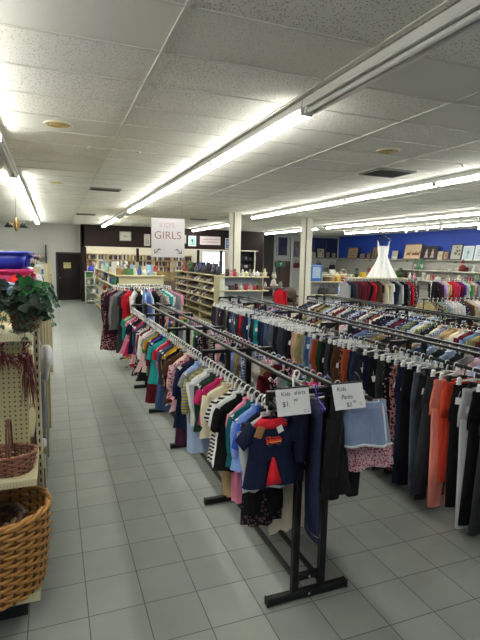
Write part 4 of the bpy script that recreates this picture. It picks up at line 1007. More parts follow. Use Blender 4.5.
GOODS = {k: f().mesh(k) for k, f in dict(vase=m_vase, mug=m_mug, bowl=m_bowl, figurine=m_figurine, gift_box=m_box, jar=m_jar, teapot=m_teapot, binder=m_binder, basket=m_basket, plush_toy=m_plush, handbag=m_handbag, boot=m_boot, shoe=m_shoe, heeled_shoe=m_heel, flower_pot=m_flowerpot).items()}
HEX = {'white': 'd4d3cd', 'cream': 'cfc3a2', 'black': '17171a', 'dark brown': '35241b', 'brown': '5e4029', 'tan': 'a4865c', 'red': 'a8252c', 'dark red': '5e1a20', 'navy': '1b2444', 'blue': '3559a5', 'light blue': '8fb0d0', 'teal': '2f7f84', 'green': '3f7a45', 'dark green': '244030', 'mint': '9fc4ae', 'yellow': 'cda92f', 'orange': 'c3662d', 'pink': 'cc8aa0', 'purple': '5b3a80', 'grey': '7d7d7f', 'dark grey': '3a3b40', 'silver': 'a7a9ab', 'beige': 'b9a78a'}
def goods(seq, p0, p1, where, group, rz=0.0, sc=1.0, near='near', jit=.4):
    n = len(seq); items = [(c, k.replace('_', ' ')) for k, c in seq]; out = []
    rnd = random.Random(n + len(where))
    for i, (k, c) in enumerate(seq):
        q = i / max(1, n - 1)
        loc = [p0[j_] + (p1[j_] - p0[j_]) * q for j_ in range(3)]
        o = link(k, GOODS[k], plain(HEX[c], .5, var=.12), None, loc, (0, 0, rz + rnd.uniform(-jit, jit)))
        f = sc * rnd.uniform(.9, 1.12); o.scale = (f, f, f)
        tag(o, row_label(items, i, where, near), k.replace('_', ' '), group); out.append(o)
    return out
rk = random.Random(77)
def rseq(kinds, cols, n):
    out = []
    while len(out) < n:
        p = (rk.choice(kinds), rk.choice(cols))
        if not out or out[-1][1] != p[1]: out.append(p)
    return out

# --- cream shelving with household goods (beyond the round rack)
t = thing('display_shelving', 'cream double-sided shelving of household goods beyond the round rack', 'shelf', (2.03, 12.0, 0))
for k in range(4): obj('end_panel', MB().box((0, .02 + k * 2.48, .73), (1.1 if k in (0, 3) else .9, .03, 1.46), .004), CREAM, t)
obj('centre_panel', MB().box((0, 3.75, .72), (.03, 7.4, 1.4)), pegboard_mat(), t)
for z in (.15, .5, .83, 1.15): obj('shelf', MB().box((0, 3.75, z), (1.14, 7.46, .028), .004), CREAM, t)
obj('top_shelf', MB().box((0, 3.72, 1.475), (1.18, 7.56, .035), .006), CREAM, t)
obj('kick_plate', MB().box((0, 3.75, .065), (1.0, 7.3, .13)), plain('2a2822', .6), t)
HK = ['vase', 'mug', 'bowl', 'gift_box', 'jar', 'teapot', 'binder', 'basket', 'plush_toy', 'flower_pot']
HC_ = ['white', 'cream', 'light blue', 'tan', 'teal', 'red', 'pink', 'green', 'grey', 'beige', 'brown', 'mint', 'blue']
goods([('gift_box', 'white'), ('binder', 'white'), ('binder', 'cream'), ('binder', 'grey'), ('jar', 'white'), ('binder', 'light blue'), ('vase', 'white'), ('gift_box', 'mint'), ('jar', 'teal'), ('gift_box', 'cream'), ('binder', 'white'), ('vase', 'beige'), ('gift_box', 'tan')], (1.56, 19.2, 1.493), (1.56, 12.25, 1.493), 'top of the household shelving', 'goods on the household shelving', .3, 1.15, 'door')
goods([('gift_box', 'green'), ('jar', 'white'), ('vase', 'blue'), ('teapot', 'white'), ('binder', 'light blue'), ('bowl', 'white'), ('basket', 'tan')], (1.75, 12.15, 1.493), (2.5, 12.15, 1.493), 'household shelving front top edge', 'goods on the household shelving', .1, 1.0, 'aisle')
goods(rseq(HK, HC_, 9), (2.5, 12.6, 1.493), (2.5, 18.8, 1.493), 'household shelving far top edge', 'goods on the household shelving', .2, 1.1)
for z, nm in ((.164, 'bottom'), (.514, 'second lowest'), (.844, 'third'), (1.164, 'fourth')):
    goods(rseq(HK, HC_, 15), (1.58, 12.3, z), (1.58, 19.2, z), f'{nm} shelf facing the aisle', 'goods on the household shelving', -PI / 2, 1.05)
# small white bookcase at the book room corner
t = thing('small_bookcase', 'small white open bookcase by the brown wall corner', 'bookcase', (1.52, 20.6, 0))
WP = plain('cfcfc4', .5)
for sx in (-.32, .32): obj('side_panel', MB().box((sx, 0, .65), (.025, .35, 1.3), .003), WP, t)
for z in (.1, .42, .74, 1.05, 1.3): obj('shelf', MB().box((0, 0, z), (.64, .35, .025), .003), WP, t)
obj('back_panel', MB().box((0, .17, .65), (.64, .012, 1.28)), WP, t)
for z, nm in ((.113, 'bottom'), (.433, 'second'), (.753, 'third'), (1.063, 'top inner')):
    goods(rseq(HK[:6], ['white', 'green', 'mint', 'cream', 'light blue'], 3), (1.32, 20.55, z), (1.72, 20.55, z), f'{nm} shelf, small white bookcase', 'goods in the small white bookcase', 0, 1.0, 'door')
o = tag(link('handbag', GOODS['handbag'], plain('2a2f9c', .5), None, (1.45, 20.55, 1.314), (0, 0, .3)), 'bright blue bag on top of the small white bookcase', 'bag')
o = tag(obj('towel', MB().loft([ring(.16, .02, 0, 20, 0, .2), ring(.14, .025, -.3, 20, 1, .3), ring(.12, .03, -.75, 20, 2, .35)], True, True), fab('d3d2cc'), None, (1.42, 18.6, 1.44), (0, 0, PI / 2)), 'white cloth hanging over the aisle edge of the household shelving', 'cloth')
# --- shoe shelving
t = thing('shoe_shelving', 'long cream shoe shelving facing the kids rack with rows of dark shoes', 'shelf', (4.05, 12.55, 0))
SZ = [.15, .38, .605, .83, 1.05, 1.27, 1.49]
for z in SZ: obj('shelf', MB().box((.27, 2.2, z - .014), (.54, 4.4, .028), .004).box((.006, 2.2, z + .004), (.012, 4.4, .03), .003), CREAM, t)
for yy in (0, 1.47, 2.93, 4.4): obj('end_panel', MB().box((.29, yy, .74), (.5, .025, 1.48), .003), CREAM, t)
obj('back_panel', MB().box((.55, 2.2, .74), (.015, 4.4, 1.48)), CREAM, t)
SK = ['shoe', 'shoe', 'shoe', 'heeled_shoe', 'boot']
SCOL = ['black', 'black', 'dark brown', 'dark grey', 'brown', 'navy', 'tan', 'dark red', 'white', 'grey', 'black']
for zi, z in enumerate(SZ[2:6]):
    n = 26; y = 12.68; seq = []
    while len(seq) < n:
        c = rk.choice(SCOL)
        if not seq or c != seq[-1][1]: seq.append((rk.choice(SK[:4]), c))
    items = [(c, k.replace('_', ' ')) for k, c in seq]
    nm = ['third', 'fourth', 'fifth', 'sixth'][zi]
    for i, (k, c) in enumerate(seq):
        lb = row_label(items, i, f'{nm} shelf of shoe shelving')
        for s_ in (-1, 1):
            o = link(k, GOODS[k], plain(HEX[c], .45, var=.15), None, (4.22, 12.72 + i * .163 + s_ * .043 * .9, z + .0015), (0, 0, -PI / 2 + rk.uniform(-.1, .1)))
            o.scale = (1.0, 1.05, 1.5); tag(o, lb, 'shoe', f'shoes on the {nm} shelf of shoe shelving')
seq = [('handbag', 'black'), ('boot', 'dark grey'), ('handbag', 'purple'), ('boot', 'black'), ('boot', 'dark brown'), ('handbag', 'navy'), ('boot', 'black'), ('boot', 'blue'), ('handbag', 'dark red'), ('handbag', 'dark brown'), ('boot', 'black'), ('boot', 'dark grey'), ('plush_toy', 'green'), ('boot', 'red'), ('handbag', 'black'), ('plush_toy', 'orange'), ('handbag', 'brown')]
goods(seq, (4.3, 12.8, 1.493), (4.3, 16.7, 1.493), 'on top of the shoe shelving', 'bags and boots on the shoe shelving', -PI / 2, 1.15)
# --- end shelf before the first column
t = thing('end_shelf', 'white shelf unit of ornaments at the foot of the column by the shoe shelving', 'shelf', (4.78, 12.15, 0))
t['label'] = 'white shelf unit of ornaments at the foot of the column by the shoe shelving'
for sx in (-.6, .6): obj('side_panel', MB().box((sx * .93, .1, .74), (.03, .36, 1.46), .004), WP, t)
obj('back_panel', MB().box((0, .27, .74), (1.15, .015, 1.46)), plain('b9c4d8', .6), t)
for z in (.3, .7, 1.11, 1.48): obj('shelf', MB().box((.03, .06, z - .015), (1.34, .46, .03), .004), CREAM, t)
goods([('bowl', 'cream'), ('jar', 'dark brown'), ('figurine', 'pink'), ('figurine', 'red'), ('mug', 'white'), ('figurine', 'white'), ('teapot', 'cream'), ('figurine', 'grey'), ('vase', 'white'), ('teapot', 'white'), ('mug', 'grey'), ('figurine', 'cream')], (4.2, 12.1, 1.481), (5.4, 12.1, 1.481), 'on top of the shelf before the column', 'ornaments on the shelf before the column', 0, .95, 'shoe')
goods([('mug', 'white'), ('gift_box', 'dark grey'), ('jar', 'dark red'), ('figurine', 'white'), ('jar', 'red'), ('figurine', 'pink'), ('mug', 'red'), ('gift_box', 'brown')], (4.3, 12.1, 1.111), (5.25, 12.1, 1.111), 'second shelf before the column', 'ornaments on the shelf before the column', 0, .95, 'shoe')
goods(rseq(['bowl', 'mug', 'gift_box'], ['white', 'dark grey', 'light blue', 'brown'], 6), (4.3, 12.1, .701), (5.25, 12.1, .701), 'third shelf before the column', 'ornaments on the shelf before the column', 0, .95, 'shoe')

# --- book room
WOOD = plain('c3b083', .5, var=.15, scale=9)
BC = ['dark brown', 'dark red', 'navy', 'brown', 'tan', 'white', 'grey', 'dark green', 'black', 'beige', 'dark grey', 'silver', 'purple', 'cream', 'grey', 'tan']
BK = [MB().box((0, 0, h_ / 2), (.062, .16, h_), .004).box((0, -.081, h_ * .72), (.05, .002, h_ * .18)).mesh('book') for h_ in (.19, .21, .225)]
for u, (bx, nm) in enumerate(((1.95, 'bookcase nearest the brown door'), (2.98, 'second bookcase in the book room'), (4.1, 'bookcase behind the GIRLS sign'), (5.12, 'fourth bookcase in the book room'), (6.14, 'bookcase beside the bright window'))):
    t = thing('bookcase', f'wooden {nm}', 'bookcase', (bx, 24.2, 0), 0, 'bookcases in the book room')
    for sx in (-.49, .49): obj('side_panel', MB().box((sx, 0, 1.01), (.03, .3, 2.02), .003), WOOD, t)
    for z in (.05, .45, .85, 1.2, 1.48, 1.76, 2.02): obj('shelf', MB().box((0, 0, z), (.96, .3, .022), .002), WOOD, t)
    obj('back_panel', MB().box((0, .14, 1.01), (.98, .012, 2.0)), plain('c9b894', .6), t)
    for zi, z in enumerate((1.211, 1.491, 1.771)):
        seq = []
        while len(seq) < 12:
            c = rk.choice(BC)
            if not seq or c != seq[-1]: seq.append(c)
        for i, c in enumerate(seq):
            o = link('book', rk.choice(BK), plain(HEX[c], .5, var=.2, scale=30), None, (bx - .42 + i * .076, 24.13, z), (0, 0, rk.uniform(-.03, .03)))
            lb = f'{c} book on the {["lowest filled", "middle", "top"][zi]} shelf of the {nm}'
            tag(o, lb, 'book', f'books in the {nm}')
w = struct('window_1', MB().box((7.9, 24.38, 1.55), (1.3, .06, 1.5)), plain('dfe5e8', .5))
obj('window_pane', MB().box((7.9, 24.345, 1.55), (1.18, .01, 1.38)), emit('cfdcf2', 1.6), w)
obj('window_bar', MB().box((7.9, 24.335, 1.55), (.04, .02, 1.4)).box((7.9, 24.335, 1.6), (1.2, .02, .04)), plain('dfe5e8', .5), w)
t = thing('stand_in_cabinet', 'dark tall cabinet standing in for the dark window right of the column', 'cabinet', (8.72, 21.85, 0))  # dark shelved box added in place of a dark interior window
for sx in (-.35, .35): obj('side_panel', MB().box((sx, 0, 1.15), (.03, .4, 2.3), .003), plain('23222a', .5), t)
for z in (.1, .6, 1.1, 1.5, 1.85, 2.28): obj('shelf', MB().box((0, 0, z), (.7, .4, .025), .003), plain('23222a', .5), t)
obj('back_panel', MB().box((0, .19, 1.15), (.7, .015, 2.3)), plain('1c1c26', .5), t)
goods([('handbag', 'dark grey'), ('gift_box', 'silver'), ('handbag', 'black')], (8.52, 21.8, 1.515), (8.92, 21.8, 1.515), 'dark tall cabinet lower shelf', 'goods in the dark tall cabinet', 0, .8, 'window')
goods([('gift_box', 'navy'), ('jar', 'grey'), ('gift_box', 'dark grey')], (8.52, 21.8, 1.865), (8.92, 21.8, 1.865), 'dark tall cabinet upper shelf', 'goods in the dark tall cabinet', 0, .9, 'window')

# --- framed pieces
def picture(name, label, cat, loc, w_, h_, rz, lean, frame, paper, motif=None, mcol='33302e', group=None, fr=.03, border=0.0):
    t = thing(name, label, cat, loc, rz, group)
    rot = (lean, 0, 0)
    f = obj('frame', MB().box((0, 0, fr / 2), (w_, .025, fr), .003).box((0, 0, h_ - fr / 2), (w_, .025, fr), .003).box((-w_ / 2 + fr / 2, 0, h_ / 2), (fr, .025, h_), .003).box((w_ / 2 - fr / 2, 0, h_ / 2), (fr, .025, h_), .003), plain(frame, .45), t, (0, 0, 0), rot)
    p = obj('picture_face', MB().box((0, .002, h_ / 2), (w_ - fr * 1.6, .01, h_ - fr * 1.6)), plain(paper, .6, var=.06, scale=8), t, (0, 0, 0), rot)
    if motif: obj('printed_motif', motif(w_, h_), plain(mcol, .7, var=.2, scale=20), p)
    return t
def mot_lines(n, top=.75, step=.14, wd=.6):
    def f(w_, h_):
        m = MB(); rl = random.Random(n)
        for i in range(n):
            x_ = -w_ * wd / 2
            while x_ < w_ * wd / 2:
                q = rl.uniform(.03, .08); m.box((x_ + q / 2, -.005, h_ * (top - i * step) + rl.uniform(-.006, .006)), (q, .003, h_ * rl.uniform(.05, .09))); x_ += q + rl.uniform(.01, .03)
        return m
    return f
def mot_tree(w_, h_): return MB().tube([(0, -.005, h_ * .2), (0, -.005, h_ * .5)], .012, 5).ball((0, -.005, h_ * .55), (w_ * .12, .003, h_ * .14), 10, 6).box((0, -.005, h_ * .2), (w_ * .3, .003, .01))
def mot_blooms(w_, h_):
    m = MB(); rl = random.Random(int(w_ * 1000))
    for i in range(9): m.ball((rl.uniform(-.28, .28) * w_, -.005, h_ * rl.uniform(.25, .8)), (w_ * .07, .003, w_ * rl.uniform(.05, .09)), 8, 5)
    return m
def mot_figures(w_, h_):
    m = MB()
    for sx in (-.2, .2): m.ball((sx * w_, -.005, h_ * .72), (w_ * .05, .003, h_ * .06), 8, 5).loft([[(sx * w_ + a * w_, -.0065, h_ * z_) for a in (-q, q)] + [(sx * w_ + a * w_, -.004, h_ * z_) for a in (q, -q)] for q, z_ in ((.04, .66), (.09, .5), (.06, .4), (.14, .15))])
    return m
def mot_horses(w_, h_):
    m = MB()
    for k, sx in enumerate((-.22, .08, .28)): m.ball((sx * w_, -.005, h_ * .36), (w_ * .12, .003, h_ * .08), 10, 6).tube([(sx * w_ + .07 * w_, -.005, h_ * .38), (sx * w_ + .15 * w_, -.005, h_ * .52)], .02, 5).tube([(sx * w_ - .08 * w_, -.005, h_ * .32), (sx * w_ - .1 * w_, -.005, h_ * .2)], .008, 5).tube([(sx * w_ + .08 * w_, -.005, h_ * .32), (sx * w_ + .1 * w_, -.005, h_ * .2)], .008, 5)
    return m
FY = 21.33
picture('framed_notice', 'white framed notice with small dark printing on the brown bulkhead', 'picture', (2.92, FY, 2.6), .5, .4, 0, 0, '8d8c80', 'b9b9ae', mot_lines(1, .5, .1, .35))
picture('framed_picture', 'white framed print on the brown bulkhead just left of the GIRLS sign', 'picture', (3.85, FY, 2.42), .26, .5, 0, 0, 'cfcdc4', 'bcb6a8', mot_lines(3, .6, .18, .4), '8a8276')
picture('framed_picture', 'white framed print on the brown bulkhead half hidden by the GIRLS sign', 'picture', (5.35, FY, 2.58), .5, .36, 0, 0, 'cfcdc4', 'b4aeaa', mot_lines(2, .6, .25, .5), '5e3a34')
picture('framed_picture', 'pale blue framed print of a tree on the brown bulkhead', 'picture', (5.89, FY, 2.46), .36, .46, 0, 0, 'd5d5ce', '93b6ba', mot_tree, '28383a')
picture('wall_sign', 'wide white sign with pink lettering on the brown bulkhead', 'sign', (6.74, FY, 2.54), .98, .38, 0, 0, 'd2c8ca', 'd3c6c9', mot_lines(2, .64, .3, .8), '8d5f70', None, .02)
picture('framed_picture', 'white and blue framed print on the brown bulkhead beside the column', 'picture', (7.62, FY, 2.37), .3, .5, 0, 0, 'd2d4d8', '5a6fa5', mot_lines(2, .7, .2, .4), 'c9d2e4')
LX, LZ = 14.6, 2.062
obj_ledge = thing('wall_ledge', 'long narrow ledge along the blue wall carrying the paintings', 'shelf', (14.56, 18.0, 2.045))
obj('board', MB().box((0, 0, 0), (.2, 10.2, .03), .004), plain('a9a79c', .5), obj_ledge)
for k in range(8): obj('bracket', MB().box((.05, -4.8 + k * 1.37, -.05), (.1, .02, .08), .004), plain('8a8880', .5), obj_ledge)
def wallpic(y0, y1, h_, label, frame, paper, motif, mcol): picture('painting', label, 'painting', (LX - .1, (y0 + y1) / 2, LZ), abs(y0 - y1), h_, -PI / 2, -.16, frame, paper, motif, mcol, 'paintings on the blue wall ledge', .04)
wallpic(21.9, 21.0, .58, 'brown wood framed painting farthest along the blue wall ledge', '5b4630', 'a58c6e', mot_lines(3, .7, .2, .5), '6e5138')
wallpic(20.78, 20.34, .28, 'small dark framed painting beside the farthest wood framed painting', '3a3430', '8f8a80', mot_blooms, '5a544c')
wallpic(20.2, 19.9, .32, 'narrow small brown painting between the small dark and black framed ones', '4d3a2a', '97806a', mot_blooms, '5c4432')
wallpic(19.8, 19.22, .6, 'dark framed brown portrait painting standing left of the wedding gown', '31271f', '8b7460', mot_figures, '4a3728')
wallpic(18.3, 17.88, .4, 'small cream painting peeking out right of the wedding gown', '8d8a80', 'b9b3a4', mot_blooms, '8a8273')
wallpic(17.5, 16.42, .68, 'large tan painting of running horses on the blue wall ledge', '5d4632', 'c0a88c', mot_horses, '7a5238')
wallpic(16.36, 15.5, .57, 'black painting with two pale dancing figures on the blue wall ledge', '191718', '1f1c1f', mot_figures, 'b8a49e')
wallpic(15.46, 15.19, .35, 'small cream floral print left of the small brown painting', 'a59a84', 'c3b79c', mot_blooms, '7e6a52')
wallpic(15.15, 14.87, .35, 'small brown painting beside the tall dark framed tree print', '4e3527', 'a58870', mot_blooms, '5b3528')
wallpic(14.8, 14.22, .62, 'black framed grey print of trees on the blue wall ledge', '1c1c1e', 'a5a498', mot_blooms, '4c4f48')
wallpic(14.18, 13.68, .54, 'white framed pale print next to the black framed tree print', 'd5d7d9', 'b4c2c9', mot_tree, '7f949e')
wallpic(13.62, 13.08, .56, 'white framed pale print nearest on the blue wall ledge', 'd8dadb', 'b9c3ca', mot_lines(3, .7, .2, .4), '87949c')
# right wall shelves with ornaments
for z, d_, nm in ((1.64, .38, 'upper'), (1.22, .48, 'lower')):
    t = thing('wall_shelf', f'{nm} long cream shelf below the blue wall', 'shelf', (14.63 - d_ / 2, 15.0, z), 0, 'long shelves on the right wall')
    obj('board', MB().box((0, 0, -.015), (d_, 5.6, .03), .004).box((-d_ / 2, 0, -.02), (.012, 5.6, .045), .003), plain('b9b8ae', .5), t)
    for k in range(6): obj('bracket', MB().box((d_ / 2 - .12, -2.6 + k * 1.04, -.07), (.22, .02, .09), .004), plain('8a8880', .5), t)
def gnome(label, loc, body, hat, s=1.0):
    t = thing('gnome_figure', label, 'figurine', loc)
    obj('body', MB().lathe([(.12 * s, 0), (.13 * s, .03 * s), (.1 * s, .16 * s), (.06 * s, .24 * s)], 14), plain(body, .7, var=.2), t)
    obj('beard', MB().loft([ring(.07 * s, .03 * s, .24 * s, cy=-.06 * s), ring(.075 * s, .035 * s, .18 * s, cy=-.09 * s), ring(.03 * s, .02 * s, .06 * s, cy=-.11 * s)]), plain('c9c4b6', .8), t)
    obj('hat', MB().lathe([(.1 * s, .23 * s), (.085 * s, .27 * s), (.05 * s, .4 * s), (.006, .52 * s)], 14), plain(hat, .7, var=.2), t)
    obj('nose', MB().ball((0, -.1 * s, .235 * s), .022 * s, 8, 6), plain('b98a70', .6), t)
gnome('grey gnome with pointed hat on the upper shelf below the horse painting', (14.35, 16.55, 1.641), '6a6c64', '5f6a5e', .95)
gnome('green gnome with pointed hat on the upper shelf below the dancers painting', (14.35, 16.2, 1.641), '1f6b46', '1f7a4c', .95)
t = thing('santa_figure', 'dark red seated santa figure on the upper shelf below the tree print', 'figurine', (14.35, 13.95, 1.641))
obj('body', MB().ball((0, 0, .12), (.13, .12, .13)).ball((-.13, -.03, .06), (.06, .1, .05)).ball((.13, -.03, .06), (.06, .1, .05)), plain('6d1a1f', .7, var=.2), t)
obj('head', MB().ball((0, 0, .29), .065), plain('b0806a', .7), t)
obj('hat', MB().lathe([(.07, .32), (.05, .38), (.006, .47)], 12), plain('7a1c20', .7), t)
goods([('bowl', 'cream'), ('figurine', 'beige'), ('bowl', 'white'), ('teapot', 'cream'), ('gift_box', 'dark red'), ('figurine', 'white'), ('bowl', 'beige')], (14.4, 15.4, 1.641), (14.4, 13.1, 1.641), 'upper shelf below the blue wall', 'ornaments on the right wall shelves', 0, 1.1, 'gnome')
goods([('flower_pot', 'green'), ('basket', 'tan'), ('flower_pot', 'dark red'), ('vase', 'white'), ('figurine', 'pink'), ('bowl', 'white'), ('plush_toy', 'white'), ('jar', 'cream'), ('figurine', 'red'), ('teapot', 'white'), ('mug', 'dark green'), ('figurine', 'beige'), ('bowl', 'red'), ('vase', 'cream'), ('plush_toy', 'grey'), ('gift_box', 'red'), ('flower_pot', 'mint'), ('figurine', 'white')], (14.35, 17.6, 1.221), (14.35, 13.0, 1.221), 'lower shelf below the blue wall', 'ornaments on the right wall shelves', 0, 1.25, 'far')
# table of flowers and hats in front of the right wall
t = thing('display_table', 'long white display table of baskets behind the coat rack', 'table', (12.4, 17.2, 0))
obj('table_top', MB().box((0, 0, 1.25), (3.6, .9, .05), .006), plain('c9bf9e', .5), t)
for sx in (-1.7, 1.7):
    for sy in (-.38, .38): obj('leg', MB().box((sx, sy, .61), (.06, .06, 1.22), .004), plain('b9b09a', .5), t)
goods([('gift_box', 'cream'), ('basket', 'beige'), ('bowl', 'white'), ('flower_pot', 'dark green'), ('gift_box', 'yellow'), ('flower_pot', 'red'), ('basket', 'brown'), ('plush_toy', 'white'), ('flower_pot', 'orange'), ('basket', 'tan'), ('flower_pot', 'green')], (10.8, 17.0, 1.276), (14.0, 17.0, 1.276), 'long table behind the coat rack', 'goods on the long table', 0, 1.5, 'column')

# --- white shelf unit right of the far column
t = thing('bag_shelving', 'white shelf unit of bags and boxes right of the far column', 'shelf', (8.4, 13.8, 0))
for sx in (-.7, .7): obj('side_panel', MB().box((sx, 0, .63), (.03, .42, 1.26), .004), WP, t)
obj('back_panel', MB().box((0, .2, .63), (1.4, .015, 1.26)), plain('b5bcc8', .6), t)
for z in (.3, .84, 1.27): obj('shelf', MB().box((0, -.02, z - .016), (1.46, .48, .032), .005), CREAM, t)
obj('raised_shelf', MB().box((.25, .1, 1.48), (.95, .26, .03), .005).box((-.18, .1, 1.37), (.03, .24, .2)).box((.68, .1, 1.37), (.03, .24, .2)), CREAM, t)
goods([('handbag', 'black'), ('handbag', 'dark grey'), ('handbag', 'blue')], (8.2, 13.75, .841), (8.9, 13.75, .841), 'middle shelf of the white bag shelving', 'bags on the white shelving', 0, 1.05, 'column')
goods([('gift_box', 'brown'), ('gift_box', 'tan'), ('gift_box', 'yellow'), ('gift_box', 'red')], (8.3, 13.68, 1.271), (8.95, 13.68, 1.271), 'top of the white bag shelving', 'boxes on the white shelving', 0, .95, 'column')
goods([('bowl', 'white'), ('gift_box', 'white'), ('bowl', 'silver')], (8.35, 13.88, 1.496), (8.95, 13.88, 1.496), 'raised shelf of the white bag shelving', 'boxes on the white shelving', 0, .9, 'column')
t = thing('toy_box', 'tall blue and white cardboard toy box standing right of the far column', 'box', (7.93, 13.75, 1.271), -.3)
obj('carton', MB().box((0, 0, .27), (.38, .16, .54), .004), plain('2f62b5', .5, var=.12), t)
obj('printed_panel', MB().box((.02, -.082, .28), (.26, .004, .36)).box((0, -.082, .5), (.34, .004, .03)), plain('a9c0da', .5, var=.3, scale=16), t)

# --- far right corner
DG = plain('2a2d33', .5)
struct('trim_4', MB().box((10.55, 23.2, 1.6), (.55, .06, 3.2)), plain('2b2726', .5))
struct('trim_5', MB().box((9.85, 23.2, HC / 2), (.8, .06, HC)), plain('7a838e', .6))
struct('trim_6', MB().box((11.42, 23.17, .93), (.92, .05, 1.86)), plain('4a332c', .5, var=.15))
def dark_window(nm, x0, x1, z0, z1):
    w = struct(nm, MB().box(((x0 + x1) / 2, 23.2, (z0 + z1) / 2), (x1 - x0, .05, z1 - z0)), plain('23284a', .12, spec=.8))
    obj('window_frame', MB().box(((x0 + x1) / 2, 23.18, z0 - .03), (x1 - x0 + .16, .12, .07)).box(((x0 + x1) / 2, 23.18, z1 + .03), (x1 - x0 + .16, .1, .07)).box((x0 - .04, 23.18, (z0 + z1) / 2), (.08, .1, z1 - z0)).box((x1 + .04, 23.18, (z0 + z1) / 2), (.08, .1, z1 - z0)), plain('aeb1b4', .5), w)
    return w
dark_window('window_2', 11.05, 11.6, 2.15, 3.1)
w = dark_window('window_3', 12.5, 14.7, 2.05, 3.15)
obj('window_bar', MB().box((13.2, 23.16, 2.6), (.04, .04, 1.1)).box((13.95, 23.16, 2.6), (.04, .04, 1.1)), plain('3a3f5c', .5), w)
struct('trim_7', MB().box((11.86, 23.15, HC / 2), (.12, .1, HC)), plain('c3c5c6', .5))
picture('wall_poster', 'narrow dark poster with pale roundels beside the small dark window', 'poster', (12.18, 23.2, 2.06), .32, .85, 0, 0, '5a5360', '6e6474', mot_blooms, 'b5a5ae')
wl_ = thing('window_ledge', 'narrow ledge under the wide dark window carrying small frames', 'shelf', (13.5, 23.08, 2.03))
obj('board', MB().box((0, 0, 0), (2.3, .2, .03), .003), plain('b3b4b2', .5), wl_)
for x_, w2, h2, lb, f_, p_ in ((12.75, .3, .3, 'small tan print at the near end of the window ledge', '6b5a44', 'b3a58c'), (13.15, .28, .34, 'small cream print second along the window ledge', '8a8270', 'b9ae98'), (13.6, .46, .55, 'largest black framed print on the window ledge', '17171a', 'a9a59c'), (14.05, .26, .36, 'dark framed print right of the largest print on the window ledge', '2a2724', '8f8a80'), (14.42, .26, .32, 'small grey print at the wall end of the window ledge', '3a3836', '9f9c96')):
    picture('small_print', lb, 'picture', (x_, 23.06, 2.046), w2, h2, 0, -.12, f_, p_, mot_blooms, '5f574c', 'small prints on the window ledge')
# handbags hung on the far slat wall
for i, (x_, z_, c, lb) in enumerate(((12.15, 1.62, 'dark red', 'dark red handbag hung left of the far column on the far slat wall'), (13.0, 1.45, 'dark grey', 'dark grey handbag hung first right of the column on the far slat wall'), (13.5, 1.6, 'black', 'black handbag hung between two grey bags on the far slat wall'), (13.95, 1.4, 'grey', 'grey handbag hung near the blue wall on the far slat wall'), (14.35, 1.55, 'dark brown', 'dark brown handbag hung nearest the corner on the far slat wall'), (12.7, 1.1, 'navy', 'navy handbag hung lowest on the far slat wall'))):
    o = link('handbag', GOODS['handbag'], plain(HEX[c], .5, var=.2), None, (x_, 23.08, z_ - .1)); o.scale = (1.3, 1.0, 1.3); tag(o, lb, 'handbag', 'handbags on the far slat wall')
# green tall dispenser-like sign stand
t = thing('post_sign', 'dark green box sign with white mark on a tall dark post', 'sign', (9.75, 20.2, 0))
obj('post', MB().box((0, 0, .95), (.09, .09, 1.9), .006).box((0, 0, .02), (.45, .45, .04), .006), plain('12211c', .5), t)
p = obj('sign_box', MB().box((0, -.02, 1.72), (.46, .16, .24), .01), plain('0f4a33', .4), t)
obj('white_mark', MB().tube([(-.04, -.103, 1.78), (.03, -.103, 1.76), (-.02, -.103, 1.72), (.05, -.103, 1.68)], .014, 6).tube([(.02, -.103, 1.8), (.06, -.103, 1.74)], .011, 6), plain('d2d8d2', .6), p)
# small table with lamp, red coat and chair between the columns
t = thing('side_table', 'low brown wooden table with odds and ends between the columns', 'table', (7.6, 17.0, 0))
obj('table_top', MB().box((0, 0, .85), (1.5, .6, .04), .005), plain('5c4330', .5), t)
for sx in (-.7, .7):
    for sy in (-.25, .25): obj('leg', MB().box((sx, sy, .42), (.05, .05, .83), .004), plain('4a3526', .5), t)
goods([('gift_box', 'orange'), ('jar', 'cream'), ('gift_box', 'white'), ('vase', 'white'), ('mug', 'dark red'), ('bowl', 'white'), ('jar', 'grey')], (6.95, 16.95, .871), (8.25, 16.95, .871), 'brown table between the columns', 'goods on the brown table', 0, 1.1, 'shoe')
t = thing('table_lamp', 'slim white lamp standing on the brown table between the columns', 'lamp', (7.1, 17.15, .871))
obj('lamp_base', MB().lathe([(.07, 0), (.07, .015), (.012, .03), (.012, .45)], 12), plain('c9c9c4', .4), t)
obj('lamp_shade', MB().lathe([(.05, .42), (.08, .38), (.04, .52)], 12), plain('d5d5d0', .5), t)
t = thing('plush_horse', 'white stuffed animal sitting on the rail above the brown table', 'toy', (7.95, 16.95, .871))
obj('body', MB().ball((0, 0, .16), (.12, .1, .16)).ball((0, -.02, .42), .1).ball((-.12, -.05, .08), (.05, .09, .05), 8, 5).ball((.12, -.05, .08), (.05, .09, .05), 8, 5), plain('c6bfb4', .9, var=.1), t)
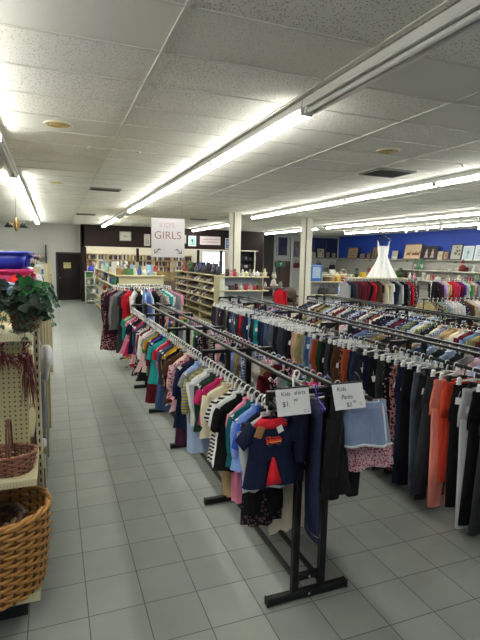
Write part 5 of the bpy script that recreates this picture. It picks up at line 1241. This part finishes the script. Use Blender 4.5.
obj('ear', MB().ball((-.06, 0, .53), (.025, .02, .06), 8, 5), plain('c6bfb4', .9), t); obj('ear', MB().ball((.06, 0, .53), (.025, .02, .06), 8, 5), plain('c6bfb4', .9), t)
t['label'] = 'white stuffed animal sitting on the brown table between the columns'
t = thing('coat_stand', 'dark coat stand holding a red coat between the columns', 'coat stand', (6.72, 13.9, 0))
obj('pole', MB().tube([(0, 0, .03), (0, 0, 1.04)], .02, 8), plain('2a1f18', .5), t)
for k in range(3): obj('leg', MB().tube([(0, 0, .15), (.25 * math.cos(k * 2.094), .25 * math.sin(k * 2.094), .02)], .016, 8), plain('2a1f18', .5), t)
obj('hook', MB().tube([(-.12, 0, .96), (0, 0, 1.02), (.12, 0, .96)], .012, 8), plain('2a1f18', .5), t)
tag(link('coat', AJA[0], fab('b01824'), None, (6.72, 13.82, 1.06), (0, 0, .2)), 'bright red coat on the dark stand between the columns', 'coat')
tag(link('coat', AJA[1], fab('2f2f86'), None, (6.84, 13.97, 1.06), (0, 0, .4)), 'blue violet coat behind the bright red coat between the columns', 'coat')
t = thing('wicker_chair', 'dark brown wicker armchair between the columns beyond the trousers rack', 'chair', (7.8, 14.85, 0), .3)
WB = plain('4a382b', .6, var=.35, scale=40)
obj('seat', MB().box((0, 0, .42), (.6, .55, .08), .02), WB, t)
obj('backrest', MB().loft([[(.32 * math.cos(a) * s_, .24 + .1 * math.sin(a) * .0 + th_, .45 + z_ * (1 - .25 * abs(math.cos(a)) ** 3)) for a in [PI * k / 12 for k in range(13)] for s_, th_ in ((1, 0),)] + [(.32 * math.cos(a), .29, .45 + z_ * (1 - .25 * abs(math.cos(a)) ** 3)) for a in [PI - PI * k / 12 for k in range(13)]] for z_ in (0, .3, .55)]), WB, t)
for sx in (-.27, .27):
    for sy in (-.23, .23): obj('leg', MB().tube([(sx, sy, .0), (sx, sy, .4)], .025, 8), WB, t)
    obj('armrest', MB().tube([(sx * 1.08, -.25, .4), (sx * 1.1, -.25, .62), (sx * 1.12, .0, .66), (sx * 1.1, .25, .68)], .03, 8), WB, t)
